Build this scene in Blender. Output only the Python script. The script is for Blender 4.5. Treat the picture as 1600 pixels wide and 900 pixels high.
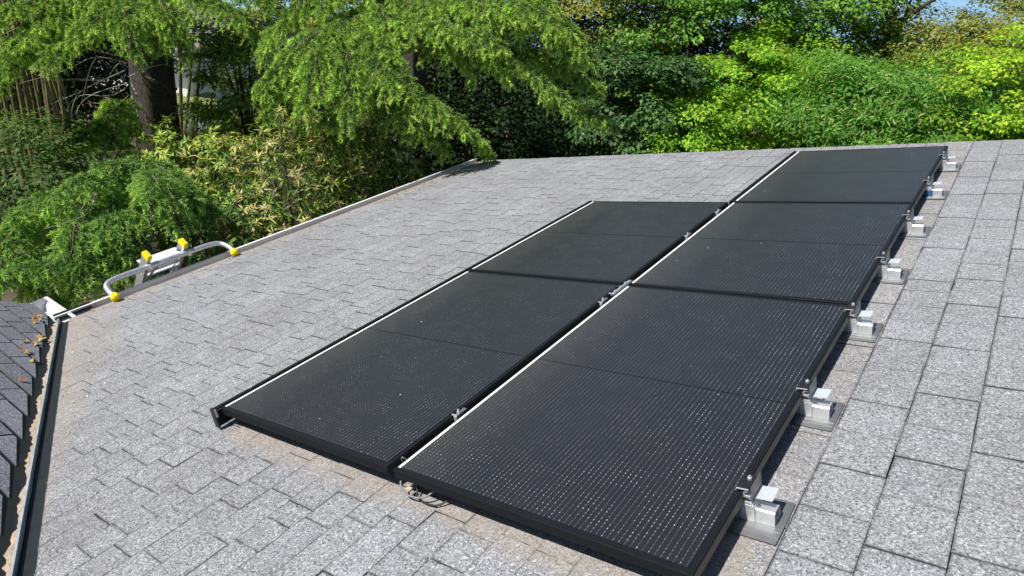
import bpy, math, random
import numpy as np
from mathutils import Matrix, Vector

scene = bpy.context.scene
for o in list(bpy.data.objects):
    bpy.data.objects.remove(o, do_unlink=True)
COL = scene.collection
PITCH = math.radians(14.04)          # main roof, 3 in 12
CP, SP = math.cos(PITCH), math.sin(PITCH)
GROUND = -3.9

# ------------------------------------------------------------------ camera, sky, sun, exposure
cam_d = bpy.data.cameras.new('camera')
cam = bpy.data.objects.new('camera', cam_d)
COL.objects.link(cam)
RIGHT = Vector((0.80704297, 0.58967718, 0.03102363))
DOWN = Vector((0.30504849, -0.37135762, -0.87694865))
FWD = Vector((-0.50559575, 0.71719896, -0.47958169))
CAMLOC = Vector((1.36418, -1.27062, 1.87296))
m = Matrix((RIGHT, -DOWN, -FWD)).transposed().to_4x4()
m.translation = CAMLOC
cam.matrix_world = m
cam_d.sensor_width = 36.0
cam_d.lens = 1067.75 / 1600 * 36.0
cam_d.clip_start = 0.02
cam_d.clip_end = 8000
scene.camera = cam

world = bpy.data.worlds.new('World')
scene.world = world
world.use_nodes = True
wn = world.node_tree
bg = wn.nodes['Background']
sky = wn.nodes.new('ShaderNodeTexSky')
sky.sky_type = 'NISHITA'
sky.sun_disc = False
SUNV = Vector((-0.3026, -0.4454, 0.8426)).normalized()
sky.sun_elevation = math.asin(SUNV.z)
sky.sun_rotation = math.atan2(SUNV.x, SUNV.y)
sky.air_density = 1.0
sky.dust_density = 0.6
sky.ozone_density = 1.2
wn.links.new(sky.outputs[0], bg.inputs[0])
bg.inputs[1].default_value = 0.068

sun_d = bpy.data.lights.new('sun', 'SUN')
sun_d.energy = 5.0
sun_d.angle = math.radians(0.53)
sun_d.color = (1.0, 0.965, 0.905)
sun = bpy.data.objects.new('sun', sun_d)
COL.objects.link(sun)
sun.rotation_euler = (-SUNV).to_track_quat('-Z', 'Y').to_euler()
sun.location = (-6, -9, 17)

scene.view_settings.view_transform = 'Standard'
scene.view_settings.look = 'None'
scene.view_settings.gamma = 1.0
scene.view_settings.use_curve_mapping = False
scene.view_settings.exposure = 0.34
scene.render.engine = 'CYCLES'
scene.cycles.max_bounces = 6
scene.cycles.transparent_max_bounces = 4

rng = np.random.default_rng(7)
random.seed(7)

# ------------------------------------------------------------------ helpers
def P(u, v, n=0.0):
    """main roof coordinates (up the slope, along the eave, off the shingles) to world"""
    return Vector((u * CP - n * SP, v, u * SP + n * CP))

ROOF_ROT = (0, -PITCH, 0)

def project(p):
    d = Vector(p) - CAMLOC
    z = d.dot(FWD)
    if z < 0.05:
        return None
    return (800 + 1067.75 * d.dot(RIGHT) / z, 450 + 1067.75 * d.dot(DOWN) / z)

def put(o, parent=None, loc=None, rot=None):
    COL.objects.link(o)
    if loc is not None:
        o.location = loc
    if rot is not None:
        o.rotation_euler = rot
    if parent is not None:
        o.parent = parent
    return o

def tag(o, label=None, cat=None, group=None, kind=None):
    if label: o['label'] = label
    if cat: o['category'] = cat
    if group: o['group'] = group
    if kind: o['kind'] = kind
    return o

def thing(name, label, cat, loc=(0, 0, 0), rot=(0, 0, 0), group=None):
    o = bpy.data.objects.new(name, None)
    o.empty_display_size = 0.1
    put(o, None, loc, rot)
    return tag(o, label, cat, group)

def copy_tree(root, loc, rot=None, label=None):
    r = root.copy(); COL.objects.link(r); r.location = loc
    if rot is not None: r.rotation_euler = rot
    if label: r['label'] = label
    for ch in list(root.children):
        c = ch.copy(); COL.objects.link(c); c.parent = r
        for g in list(ch.children):
            d = g.copy(); COL.objects.link(d); d.parent = c
    return r

class MB:
    """collects polygons for one mesh"""
    def __init__(self):
        self.v, self.f, self.mi = [], [], []
    def poly(self, pts, faces, mi=0):
        b = len(self.v)
        self.v += [tuple(p) for p in pts]
        for f in faces:
            self.f.append([b + i for i in f]); self.mi.append(mi)
    def box(self, a, b, mi=0):
        x0, y0, z0 = a; x1, y1, z1 = b
        self.poly([(x0,y0,z0),(x1,y0,z0),(x1,y1,z0),(x0,y1,z0),(x0,y0,z1),(x1,y0,z1),(x1,y1,z1),(x0,y1,z1)],
                  [(0,3,2,1),(4,5,6,7),(0,1,5,4),(1,2,6,5),(2,3,7,6),(3,0,4,7)], mi)
    def cbox(self, a, b, c, mi=0):
        """box with chamfered edges along its longest horizontal outline (c = chamfer)"""
        x0, y0, z0 = a; x1, y1, z1 = b
        ring = lambda d, z: [(x0+d,y0+d,z),(x1-d,y0+d,z),(x1-d,y1-d,z),(x0+d,y1-d,z)]
        pts = ring(0, z0) + ring(0, z1 - c) + ring(c, z1)
        fs = [(3,2,1,0),(8,9,10,11)]
        for k in (0, 4):
            for i in range(4):
                j = (i + 1) % 4
                fs.append((k+i, k+j, k+4+j, k+4+i))
        self.poly(pts, fs, mi)
    def extrude(self, prof, axis, a, b, mi=0):
        """prof: list of (p, q); axis 'y': p->x q->z; 'x': p->y q->z; 'z': p->x q->y"""
        f = {'y': lambda p, q, t: (p, t, q), 'x': lambda p, q, t: (t, p, q), 'z': lambda p, q, t: (p, q, t)}[axis]
        n = len(prof)
        pts = [f(p, q, a) for p, q in prof] + [f(p, q, b) for p, q in prof]
        fs = [tuple(range(n)), tuple(reversed(range(n, 2 * n)))]
        for i in range(n):
            j = (i + 1) % n
            fs.append((i, n + i, n + j, j))
        self.poly(pts, fs, mi)
    def tube(self, pts, rad, n=8, mi=0, cap=True):
        pts = [Vector(p) for p in pts]
        if not hasattr(rad, '__len__'): rad = [rad] * len(pts)
        vs = []; up = Vector((0.123, 0.31, 0.94)).normalized(); prev = None
        for i, p in enumerate(pts):
            t = (pts[min(i+1, len(pts)-1)] - pts[max(i-1, 0)])
            t = t.normalized() if t.length > 1e-9 else Vector((0, 0, 1))
            if prev is None:
                a = t.cross(up)
                if a.length < 1e-3: a = t.cross(Vector((1, 0, 0)))
            else:
                a = prev - t * prev.dot(t)
            a.normalize(); prev = a; b = t.cross(a)
            for k in range(n):
                an = 2 * math.pi * k / n
                vs.append(p + (a * math.cos(an) + b * math.sin(an)) * rad[i])
        fs = []
        for i in range(len(pts) - 1):
            for k in range(n):
                k2 = (k + 1) % n
                fs.append((i*n+k, i*n+k2, (i+1)*n+k2, (i+1)*n+k))
        if cap:
            fs.append(tuple(reversed(range(n)))); fs.append(tuple((len(pts)-1)*n + k for k in range(n)))
        self.poly(vs, fs, mi)
    def build(self, name, mats, parent=None, loc=None, rot=None, smooth=False):
        me = bpy.data.meshes.new(name)
        me.from_pydata(self.v, [], self.f)
        for mm in (mats if isinstance(mats, (list, tuple)) else [mats]):
            me.materials.append(mm)
        if any(self.mi): me.polygons.foreach_set('material_index', self.mi)
        if smooth: me.polygons.foreach_set('use_smooth', [True] * len(self.f))
        me.update()
        return put(bpy.data.objects.new(name, me), parent, loc, rot)

def np_mesh(name, verts, k, mat, tint=None, parent=None, smooth=False, loc=None):
    """a mesh of unconnected k-gons: verts (N*k, 3); tint (N*k, 3)"""
    verts = np.ascontiguousarray(verts, dtype=np.float32).reshape(-1, 3)
    if loc is not None:
        verts = verts - np.array(loc, dtype=np.float32)
    nv = len(verts); nf = nv // k
    me = bpy.data.meshes.new(name)
    me.vertices.add(nv); me.vertices.foreach_set('co', verts.ravel())
    me.loops.add(nv); me.loops.foreach_set('vertex_index', np.arange(nv, dtype=np.int32))
    me.polygons.add(nf); me.polygons.foreach_set('loop_start', np.arange(0, nv, k, dtype=np.int32))
    me.materials.append(mat)
    if tint is not None:
        at = me.attributes.new('tint', 'FLOAT_COLOR', 'POINT')
        c = np.ones((nv, 4), dtype=np.float32); c[:, :3] = tint
        at.data.foreach_set('color', c.ravel())
    me.update(calc_edges=True)
    return put(bpy.data.objects.new(name, me), parent, loc)

# ------------------------------------------------------------------ materials
def mat(name):
    mt = bpy.data.materials.new(name); mt.use_nodes = True
    nt = mt.node_tree
    return mt, nt, nt.nodes['Principled BSDF']

def node(nt, typ, ins=None, **props):
    n = nt.nodes.new(typ)
    for k, v in props.items(): setattr(n, k, v)
    for k, v in (ins or {}).items():
        if hasattr(v, 'is_output') or isinstance(v, bpy.types.NodeSocket): nt.links.new(v, n.inputs[k])
        else: n.inputs[k].default_value = v
    return n

def rgb(c): return (c[0], c[1], c[2], 1.0)

def mix(nt, fac, a, b, blend='MIX'):
    n = nt.nodes.new('ShaderNodeMix'); n.data_type = 'RGBA'; n.blend_type = blend
    for i, v in ((0, fac), (6, a), (7, b)):
        if isinstance(v, bpy.types.NodeSocket): nt.links.new(v, n.inputs[i])
        else: n.inputs[i].default_value = v if i == 0 else rgb(v)
    return n.outputs[2]

def mth(nt, op, a, b=0.0, c=0.0, clamp=False):
    n = nt.nodes.new('ShaderNodeMath'); n.operation = op; n.use_clamp = clamp
    for i, v in enumerate((a, b, c)):
        if isinstance(v, bpy.types.NodeSocket): nt.links.new(v, n.inputs[i])
        else: n.inputs[i].default_value = v
    return n.outputs[0]

def ramp(nt, fac, stops):
    n = nt.nodes.new('ShaderNodeValToRGB')
    e = n.color_ramp.elements
    while len(e) < len(stops): e.new(0.5)
    for el, (p, c) in zip(e, stops): el.position = p; el.color = rgb(c) if len(c) == 3 else c
    nt.links.new(fac, n.inputs[0])
    return n.outputs[0]

def simple(name, col, rough=0.5, metal=0.0, var=0.0, scale=40.0, bump=0.0, spec=0.5):
    mt, nt, p = mat(name)
    p.inputs['Roughness'].default_value = rough; p.inputs['Metallic'].default_value = metal
    p.inputs['Specular IOR Level'].default_value = spec
    geo = node(nt, 'ShaderNodeTexCoord')
    nz = node(nt, 'ShaderNodeTexNoise', {'Vector': geo.outputs['Object'], 'Scale': scale, 'Detail': 5.0, 'Roughness': 0.6})
    lo = tuple(c * (1 - var) for c in col); hi = tuple(min(1, c * (1 + var)) for c in col)
    c = ramp(nt, nz.outputs[0], [(0.3, lo), (0.7, hi)])
    nt.links.new(c, p.inputs['Base Color'])
    r = node(nt, 'ShaderNodeMapRange', {'Value': nz.outputs[0], 'To Min': max(0, rough - 0.08), 'To Max': min(1, rough + 0.1)})
    nt.links.new(r.outputs[0], p.inputs['Roughness'])
    if bump:
        b = node(nt, 'ShaderNodeBump', {'Strength': bump, 'Distance': 0.01, 'Height': nz.outputs[0]})
        nt.links.new(b.outputs[0], p.inputs['Normal'])
    return mt

def shingle_material(name, base, dirt_on=True):
    mt, nt, p = mat(name)
    pos = node(nt, 'ShaderNodeNewGeometry').outputs['Position']
    big = node(nt, 'ShaderNodeTexNoise', {'Vector': pos, 'Scale': 1.6, 'Detail': 4.0, 'Roughness': 0.6}).outputs[0]
    mid = node(nt, 'ShaderNodeTexNoise', {'Vector': pos, 'Scale': 26.0, 'Detail': 3.0, 'Roughness': 0.6}).outputs[0]
    gra = node(nt, 'ShaderNodeTexNoise', {'Vector': pos, 'Scale': 125.0, 'Detail': 3.0, 'Roughness': 0.75, 'Distortion': 0.8}).outputs[0]
    gr2 = node(nt, 'ShaderNodeTexVoronoi', {'Vector': pos, 'Scale': 230.0}).outputs['Color']
    g2 = node(nt, 'ShaderNodeSeparateColor', {0: gr2}).outputs[0]
    c = ramp(nt, gra, [(0.33, tuple(x * 0.16 for x in base)), (0.44, tuple(x * 0.85 for x in base)), (0.56, tuple(x * 1.15 for x in base)), (0.68, tuple(min(1, x * 2.1) for x in base))])
    c = mix(nt, 0.75, c, ramp(nt, g2, [(0.0, (0.5, 0.5, 0.52)), (0.5, (1, 1, 1)), (1.0, (1.4, 1.4, 1.4))]), 'MULTIPLY')
    c = mix(nt, 1.0, c, ramp(nt, big, [(0.3, (0.9, 0.89, 0.88)), (0.7, (1.08, 1.08, 1.09))]), 'MULTIPLY')
    c = mix(nt, 1.0, c, ramp(nt, mid, [(0.3, (0.86, 0.86, 0.86)), (0.7, (1.1, 1.1, 1.1))]), 'MULTIPLY')
    tone = node(nt, 'ShaderNodeAttribute', attribute_name='tint').outputs['Color']
    c = mix(nt, 1.0, c, tone, 'MULTIPLY')
    if dirt_on:
        sx = node(nt, 'ShaderNodeSeparateXYZ', {0: pos}).outputs
        u = mth(nt, 'ADD', mth(nt, 'MULTIPLY', sx[0], CP), mth(nt, 'MULTIPLY', sx[2], SP))
        v = sx[1]
        # silt washed down beside the valley: distance from the valley line in the roof plane
        du, dv = 3.1832, -1.3092; L = math.hypot(du, dv)
        d = mth(nt, 'ADD', mth(nt, 'MULTIPLY', mth(nt, 'SUBTRACT', u, -4.194), -dv / L), mth(nt, 'MULTIPLY', mth(nt, 'SUBTRACT', v, 0.357), du / L))
        nz = node(nt, 'ShaderNodeTexNoise', {'Vector': pos, 'Scale': 7.0, 'Detail': 6.0, 'Roughness': 0.65}).outputs[0]
        reach = mth(nt, 'MULTIPLY_ADD', mth(nt, 'SUBTRACT', -1.0, u), 0.13, 0.05)
        reach = mth(nt, 'MAXIMUM', reach, 0.07)
        fv = mth(nt, 'DIVIDE', d, reach)
        fv = mth(nt, 'ADD', fv, mth(nt, 'MULTIPLY', mth(nt, 'SUBTRACT', nz, 0.5), 2.2))
        fv = node(nt, 'ShaderNodeMapRange', {'Value': fv, 'From Min': 0.2, 'From Max': 1.3, 'To Min': 0.72, 'To Max': 0.0}).outputs[0]
        # dry silt along the eave
        fe = mth(nt, 'ADD', mth(nt, 'DIVIDE', mth(nt, 'ADD', u, 4.2), 0.16), mth(nt, 'MULTIPLY', mth(nt, 'SUBTRACT', nz, 0.5), 2.6))
        fe = node(nt, 'ShaderNodeMapRange', {'Value': fe, 'From Min': 0.2, 'From Max': 1.2, 'To Min': 0.85, 'To Max': 0.0}).outputs[0]
        # tan dust band on the sheltered strip in front of and beside the array
        fa = mth(nt, 'ADD', mth(nt, 'DIVIDE', mth(nt, 'SUBTRACT', 0.02, v), 0.075), mth(nt, 'MULTIPLY', mth(nt, 'SUBTRACT', nz, 0.5), 2.2))
        fa = node(nt, 'ShaderNodeMapRange', {'Value': fa, 'From Min': 0.5, 'From Max': 1.6, 'To Min': 0.62, 'To Max': 0.0}).outputs[0]
        ua = mth(nt, 'MULTIPLY', mth(nt, 'GREATER_THAN', u, -1.12), mth(nt, 'LESS_THAN', u, 1.2))
        fa = mth(nt, 'MULTIPLY', mth(nt, 'MULTIPLY', fa, ua), mth(nt, 'LESS_THAN', v, 0.5))
        fr = mth(nt, 'MULTIPLY', mth(nt, 'GREATER_THAN', u, 1.04), mth(nt, 'LESS_THAN', u, 1.252))
        fr = mth(nt, 'MULTIPLY', fr, node(nt, 'ShaderNodeMapRange', {'Value': nz, 'From Min': 0.35, 'From Max': 0.7, 'To Min': 0.0, 'To Max': 0.45}).outputs[0])
        fac = mth(nt, 'MAXIMUM', mth(nt, 'MAXIMUM', fv, fe), mth(nt, 'MAXIMUM', fa, fr))
        fac = mth(nt, 'MULTIPLY', fac, 0.78, clamp=True)
        dirt = mix(nt, nz, (0.27, 0.225, 0.18), (0.38, 0.33, 0.275))
        dirt = mix(nt, 0.6, dirt, ramp(nt, gra, [(0.35, (0.6, 0.6, 0.6)), (0.65, (1.3, 1.3, 1.3))]), 'MULTIPLY')
        c = mix(nt, fac, c, dirt)
    nt.links.new(c, p.inputs['Base Color'])
    p.inputs['Roughness'].default_value = 0.92
    p.inputs['Specular IOR Level'].default_value = 0.25
    b = node(nt, 'ShaderNodeBump', {'Strength': 0.5, 'Distance': 0.004, 'Height': gra})
    nt.links.new(b.outputs[0], p.inputs['Normal'])
    return mt

def leaf_material(name, rough=0.45, trans=0.35, spec=0.4):
    mt, nt, p = mat(name)
    t = node(nt, 'ShaderNodeAttribute', attribute_name='tint').outputs['Color']
    nt.links.new(t, p.inputs['Base Color'])
    p.inputs['Roughness'].default_value = rough
    p.inputs['Specular IOR Level'].default_value = spec
    tr = node(nt, 'ShaderNodeBsdfTranslucent', {'Color': mix(nt, 1.0, t, (1.25, 1.3, 0.6), 'MULTIPLY')})
    ms = node(nt, 'ShaderNodeMixShader', {0: trans, 1: p.outputs[0], 2: tr.outputs[0]})
    nt.links.new(ms.outputs[0], nt.nodes['Material Output'].inputs[0])
    return mt

def cell_material():
    mt, nt, p = mat('solar_cells')
    oc = node(nt, 'ShaderNodeTexCoord').outputs['Object']
    s = node(nt, 'ShaderNodeSeparateXYZ', {0: oc}).outputs
    x, y = s[0], s[1]
    px = mth(nt, 'DIVIDE', x, 0.01853)
    ix = mth(nt, 'FLOOR', px); fx = mth(nt, 'ABSOLUTE', mth(nt, 'SUBTRACT', mth(nt, 'FRACT', px), 0.5))
    py = mth(nt, 'ADD', mth(nt, 'DIVIDE', y, 0.0158), mth(nt, 'MULTIPLY', ix, 0.0))
    iy = mth(nt, 'FLOOR', py); fy = mth(nt, 'ABSOLUTE', mth(nt, 'SUBTRACT', mth(nt, 'FRACT', py), 0.5))
    cmb = node(nt, 'ShaderNodeCombineXYZ', {0: ix, 1: iy}).outputs[0]
    wn_ = node(nt, 'ShaderNodeTexWhiteNoise', {0: cmb}, noise_dimensions='3D').outputs[0]
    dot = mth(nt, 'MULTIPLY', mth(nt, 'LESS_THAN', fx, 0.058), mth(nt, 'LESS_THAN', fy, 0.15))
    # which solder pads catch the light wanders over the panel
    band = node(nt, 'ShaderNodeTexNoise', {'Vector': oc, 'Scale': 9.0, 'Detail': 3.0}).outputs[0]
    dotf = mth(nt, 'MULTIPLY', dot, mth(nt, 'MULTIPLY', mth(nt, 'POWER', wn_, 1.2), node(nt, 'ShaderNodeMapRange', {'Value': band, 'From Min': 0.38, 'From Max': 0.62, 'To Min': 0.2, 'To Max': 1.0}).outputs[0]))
    wire = mth(nt, 'MULTIPLY', mth(nt, 'LESS_THAN', fx, 0.03), 0.22)
    # half-cell gaps across the string
    gy = mth(nt, 'ABSOLUTE', mth(nt, 'SUBTRACT', mth(nt, 'FRACT', mth(nt, 'DIVIDE', y, 0.0935)), 0.5))
    gx = mth(nt, 'ABSOLUTE', mth(nt, 'SUBTRACT', mth(nt, 'FRACT', mth(nt, 'DIVIDE', x, 0.1853)), 0.5))
    gap = mth(nt, 'MAXIMUM', mth(nt, 'GREATER_THAN', gy, 0.488), mth(nt, 'GREATER_THAN', gx, 0.494))
    nz = node(nt, 'ShaderNodeTexNoise', {'Vector': oc, 'Scale': 3.0, 'Detail': 6.0, 'Roughness': 0.65}).outputs[0]
    fine = node(nt, 'ShaderNodeTexNoise', {'Vector': oc, 'Scale': 420.0, 'Detail': 2.0}).outputs[0]
    base = mix(nt, nz, (0.0105, 0.0125, 0.018), (0.018, 0.0195, 0.024))
    base = mix(nt, mth(nt, 'MULTIPLY', gap, 0.5), base, (0.008, 0.009, 0.011))
    base = mix(nt, wire, base, (0.32, 0.33, 0.36))
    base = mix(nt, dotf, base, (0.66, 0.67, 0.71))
    # dust film, thicker towards the lower edge where rain leaves it
    du = node(nt, 'ShaderNodeMapRange', {'Value': x, 'From Min': 0.0, 'From Max': 0.28, 'To Min': 0.05, 'To Max': 0.011}).outputs[0]
    du = mth(nt, 'MULTIPLY', du, mth(nt, 'ADD', mth(nt, 'MULTIPLY', fine, 1.2), 0.4))
    base = mix(nt, du, base, (0.50, 0.46, 0.38))
    nt.links.new(base, p.inputs['Base Color'])
    p.inputs['Roughness'].default_value = 0.34
    p.inputs['Specular IOR Level'].default_value = 0.26
    r = node(nt, 'ShaderNodeMapRange', {'Value': nz, 'To Min': 0.24, 'To Max': 0.38}).outputs[0]
    nt.links.new(r, p.inputs['Roughness'])
    return mt

M = {}
M['shingle'] = shingle_material('grey_shingle_granules', (0.262, 0.266, 0.277))
M['wing_shingle'] = shingle_material('wing_shingle_granules', (0.17, 0.178, 0.20), False)  # darker base than the main slope: the wing's shade put into its colour
M['shingle_edge'] = simple('asphalt_cut_edge', (0.075, 0.075, 0.077), 0.95, 0, 0.3, 60)
M['deck'] = simple('roof_underlayment', (0.05, 0.049, 0.048), 0.95, 0, 0.2, 20)
M['cells'] = cell_material()
M['backsheet'] = simple('black_backsheet', (0.008, 0.009, 0.011), 0.35)
M['frame'] = simple('black_anodised_frame', (0.009, 0.0105, 0.0125), 0.6, 0.0, 0.15, 60, spec=0.14)
M['frame_lit'] = simple('black_anodised_bounce_lit', (0.055, 0.055, 0.052), 0.45, 0.4, 0.15, 30)  # frame black lightened to paint in light bounced off the roof
M['lip_glint'] = simple('pale_lip_glint', (0.86, 0.86, 0.84), 0.8, 0, 0.12, 120)  # sun glint on the frame lip, put into a near-white colour
M['steel'] = simple('mill_aluminium', (0.86, 0.88, 0.90), 0.28, 0.75, 0.06, 45)
M['steel_dull'] = simple('dull_aluminium_flashing', (0.20, 0.205, 0.205), 0.5, 0.5, 0.15, 25)
M['steel_white'] = simple('bright_aluminium_casting', (0.80, 0.81, 0.82), 0.34, 0.6, 0.08, 40)
M['tray'] = simple('polished_tray', (0.80, 0.84, 0.88), 0.3, 0.45, 0.05, 45)
M['black_cap'] = simple('black_clamp', (0.02, 0.021, 0.023), 0.45, 0.3, 0.2, 80)
M['gutter'] = simple('white_gutter_enamel', (0.72, 0.73, 0.74), 0.38, 0, 0.1, 9)
M['fascia'] = simple('fascia_paint', (0.62, 0.60, 0.57), 0.6, 0, 0.08, 6)
M['drip'] = simple('stained_drip_edge', (0.60, 0.56, 0.50), 0.6, 0, 0.25, 14)
M['valley'] = simple('dark_valley_metal', (0.013, 0.016, 0.019), 0.55, 0.2, 0.3, 15)
M['rib'] = simple('galvanised_rib', (0.44, 0.47, 0.48), 0.5, 0.5, 0.2, 12)
M['silt'] = simple('tan_silt', (0.34, 0.265, 0.19), 0.95, 0, 0.35, 45, 0.5)
M['wall'] = simple('house_wall_paint', (0.55, 0.53, 0.49), 0.8, 0, 0.1, 3)
M['alu'] = simple('ladder_aluminium', (0.66, 0.68, 0.70), 0.36, 0.75, 0.08, 30)
M['alu_white'] = simple('ladder_bracket_aluminium', (0.74, 0.75, 0.76), 0.5, 0.3, 0.08, 18)
M['yellow'] = simple('yellow_rubber', (0.80, 0.62, 0.005), 0.5, 0, 0.06, 50)
M['cable_grey'] = simple('grey_cable', (0.20, 0.21, 0.22), 0.5)
M['cable_black'] = simple('black_cable', (0.015, 0.015, 0.016), 0.5)
M['tag'] = simple('cream_tag', (0.45, 0.41, 0.32), 0.6)
M['leaf'] = leaf_material('broad_leaf', 0.6, 0.42, 0.16)
M['glossy_leaf'] = leaf_material('glossy_leaf', 0.5, 0.25, 0.3)
M['needle'] = leaf_material('cedar_needles', 0.6, 0.4, 0.15)
M['bark'] = simple('grey_brown_bark', (0.06, 0.048, 0.038), 0.95, 0, 0.55, 22, 0.8)
M['twig'] = simple('pale_dead_twig', (0.40, 0.36, 0.30), 0.9, 0, 0.3, 25)
M['twig_grey'] = simple('grey_dead_twig', (0.22, 0.19, 0.15), 0.9, 0, 0.3, 25)
M['twig_dark'] = simple('brown_twig', (0.13, 0.095, 0.06), 0.9, 0, 0.3, 25)
M['bamboo'] = simple('bamboo_skin', (0.16, 0.145, 0.04), 0.45, 0, 0.5, 4)
M['sky_blue_sheet'] = simple('sky_blue', (0.24, 0.42, 0.60), 0.3, 0, 0.1, 0.03)  # pale blue of the sky put into the base colour
M['soil'] = simple('leafy_soil', (0.075, 0.058, 0.036), 0.95, 0, 0.5, 1.5, 0.6)
M['lawn'] = simple('lawn_grass', (0.17, 0.21, 0.055), 0.9, 0, 0.35, 5, 0.6)
M['path'] = simple('path_asphalt', (0.11, 0.11, 0.12), 0.9, 0, 0.2, 12)
M['render'] = simple('white_house_render', (0.88, 0.88, 0.87), 0.8, 0, 0.05, 2)
M['tile_roof'] = simple('neighbour_roof', (0.18, 0.17, 0.17), 0.85, 0, 0.2, 6)
M['pane'] = simple('window_glass', (0.03, 0.04, 0.05), 0.08)
M['dry_leaf'] = leaf_material('dry_leaf', 0.7, 0.15, 0.2)

# ------------------------------------------------------------------ ground, path, lawn, added sky-blue sheet
def ground_height(r):
    if r < 25: return 0.0
    return -min((r - 25) * 0.34, 26.0)
mb = MB()
rings = [0.5, 4, 8, 12, 16, 20, 25, 32, 42, 55, 70, 90, 104, 140, 400, 1500, 6000]
NS = 72
cx, cy = -4.0, 2.0
for i, r in enumerate(rings):
    for k in range(NS):
        a = 2 * math.pi * k / NS
        wob = 1 + 0.06 * math.sin(3 * a + 1) if 10 < r < 300 else 1
        z = GROUND + ground_height(r)
        if 8 < r < 110: z += 0.25 * math.sin(a * 5 + r * 0.3) * min(1, (r - 8) / 12) 
        mb.v.append((cx + r * wob * math.cos(a), cy + r * wob * math.sin(a), z))
for i in range(len(rings) - 1):
    for k in range(NS):
        k2 = (k + 1) % NS
        mb.f.append([i*NS+k, i*NS+k2, (i+1)*NS+k2, (i+1)*NS+k]); mb.mi.append(0)
mb.f.append([k for k in range(NS)]); mb.mi.append(0)
mb.f[-1] = list(range(NS))
tag(mb.build('ground', M['soil'], smooth=True), kind='structure')
mb = MB()
mb.poly([(-7000,-7000,-26),(7000,-7000,-26),(7000,7000,-26),(-7000,7000,-26)], [(0,1,2,3)])  # added sheet, stands in for sky seen through the tree gaps
tag(mb.build('sky_blue_sheet', M['sky_blue_sheet']), kind='structure')

# ------------------------------------------------------------------ the house: roofs, valley, gutters, walls
EAVE, RIDGE, RAKE, NEAR = -4.20, 4.6, 5.66, -3.6
COR = (-4.194, 0.357)                       # where the two eaves meet, roof coordinates
VD = (3.1832, -1.3092)                      # valley direction in the main roof
def valley_v(u): return COR[1] + (u - COR[0]) * VD[1] / VD[0]

HB = Vector((-1.0, 1.5, GROUND))
house = thing('house', 'grey shingled house roof carrying the solar array, with white gutters', 'house', HB)
def hpart(mbuilder, name, mats, roofspace=False, smooth=False):
    o = mbuilder.build(name, mats, None, None, None, smooth)
    o.parent = house
    o.matrix_parent_inverse = Matrix.Translation(-HB)
    if roofspace: o.rotation_euler = ROOF_ROT
    return o

mb = MB()
vn = valley_v(RIDGE)
outline = [(EAVE, RAKE), (EAVE, COR[1] + 0.0), (RIDGE, vn), (RIDGE, RAKE)]
top = [(u, v, -0.012) for u, v in outline]; bot = [(u, v, -0.05) for u, v in outline]
mb.poly(top + bot, [(0,1,2,3), (7,6,5,4), (0,4,5,1), (1,5,6,2), (2,6,7,3), (3,7,4,0)])
main_roof = hpart(mb, 'main_roof', M['deck'], True)
main_roof['label'] = 'weathered grey asphalt shingle roof slope under the solar panels'

EXPO, U_REF = 0.2, 1.255
panels_uv = [(0.0, 1.134, 0.0, 5.03), (-1.168, -0.034, 0.0, 3.43)]
SW0 = np.random.default_rng(21)
tiles = []
courses = []                               # (low edge, high edge): wide exposure above the array, narrower below it
u_ = U_REF - EXPO
while u_ < 2.7:
    courses.append((u_, u_ + EXPO)); u_ += EXPO
u_ = U_REF - EXPO
while u_ > EAVE + 0.02:
    courses.append((max(u_ - 0.1435, EAVE + 0.002), u_)); u_ -= 0.1435
for ua, ub in courses:
    v = RAKE - 0.002 + 0.0
    raised = SW0.random() < 0.5
    vmin = max(valley_v(ua), valley_v(ub)) + 0.075
    while v > vmin + 0.02 and v > -1.6:
        ln = float(np.clip(SW0.normal(0.185 if ua < 1.0 else 0.25, 0.055), 0.10, 0.36))
        vb = v - ln
        if vb < vmin + 0.08: vb = vmin
        raised = (not raised) if SW0.random() < 0.82 else raised
        tiles.append((ua, ub, vb, v, raised, SW0.random(), vb == vmin))
        v = vb
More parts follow.
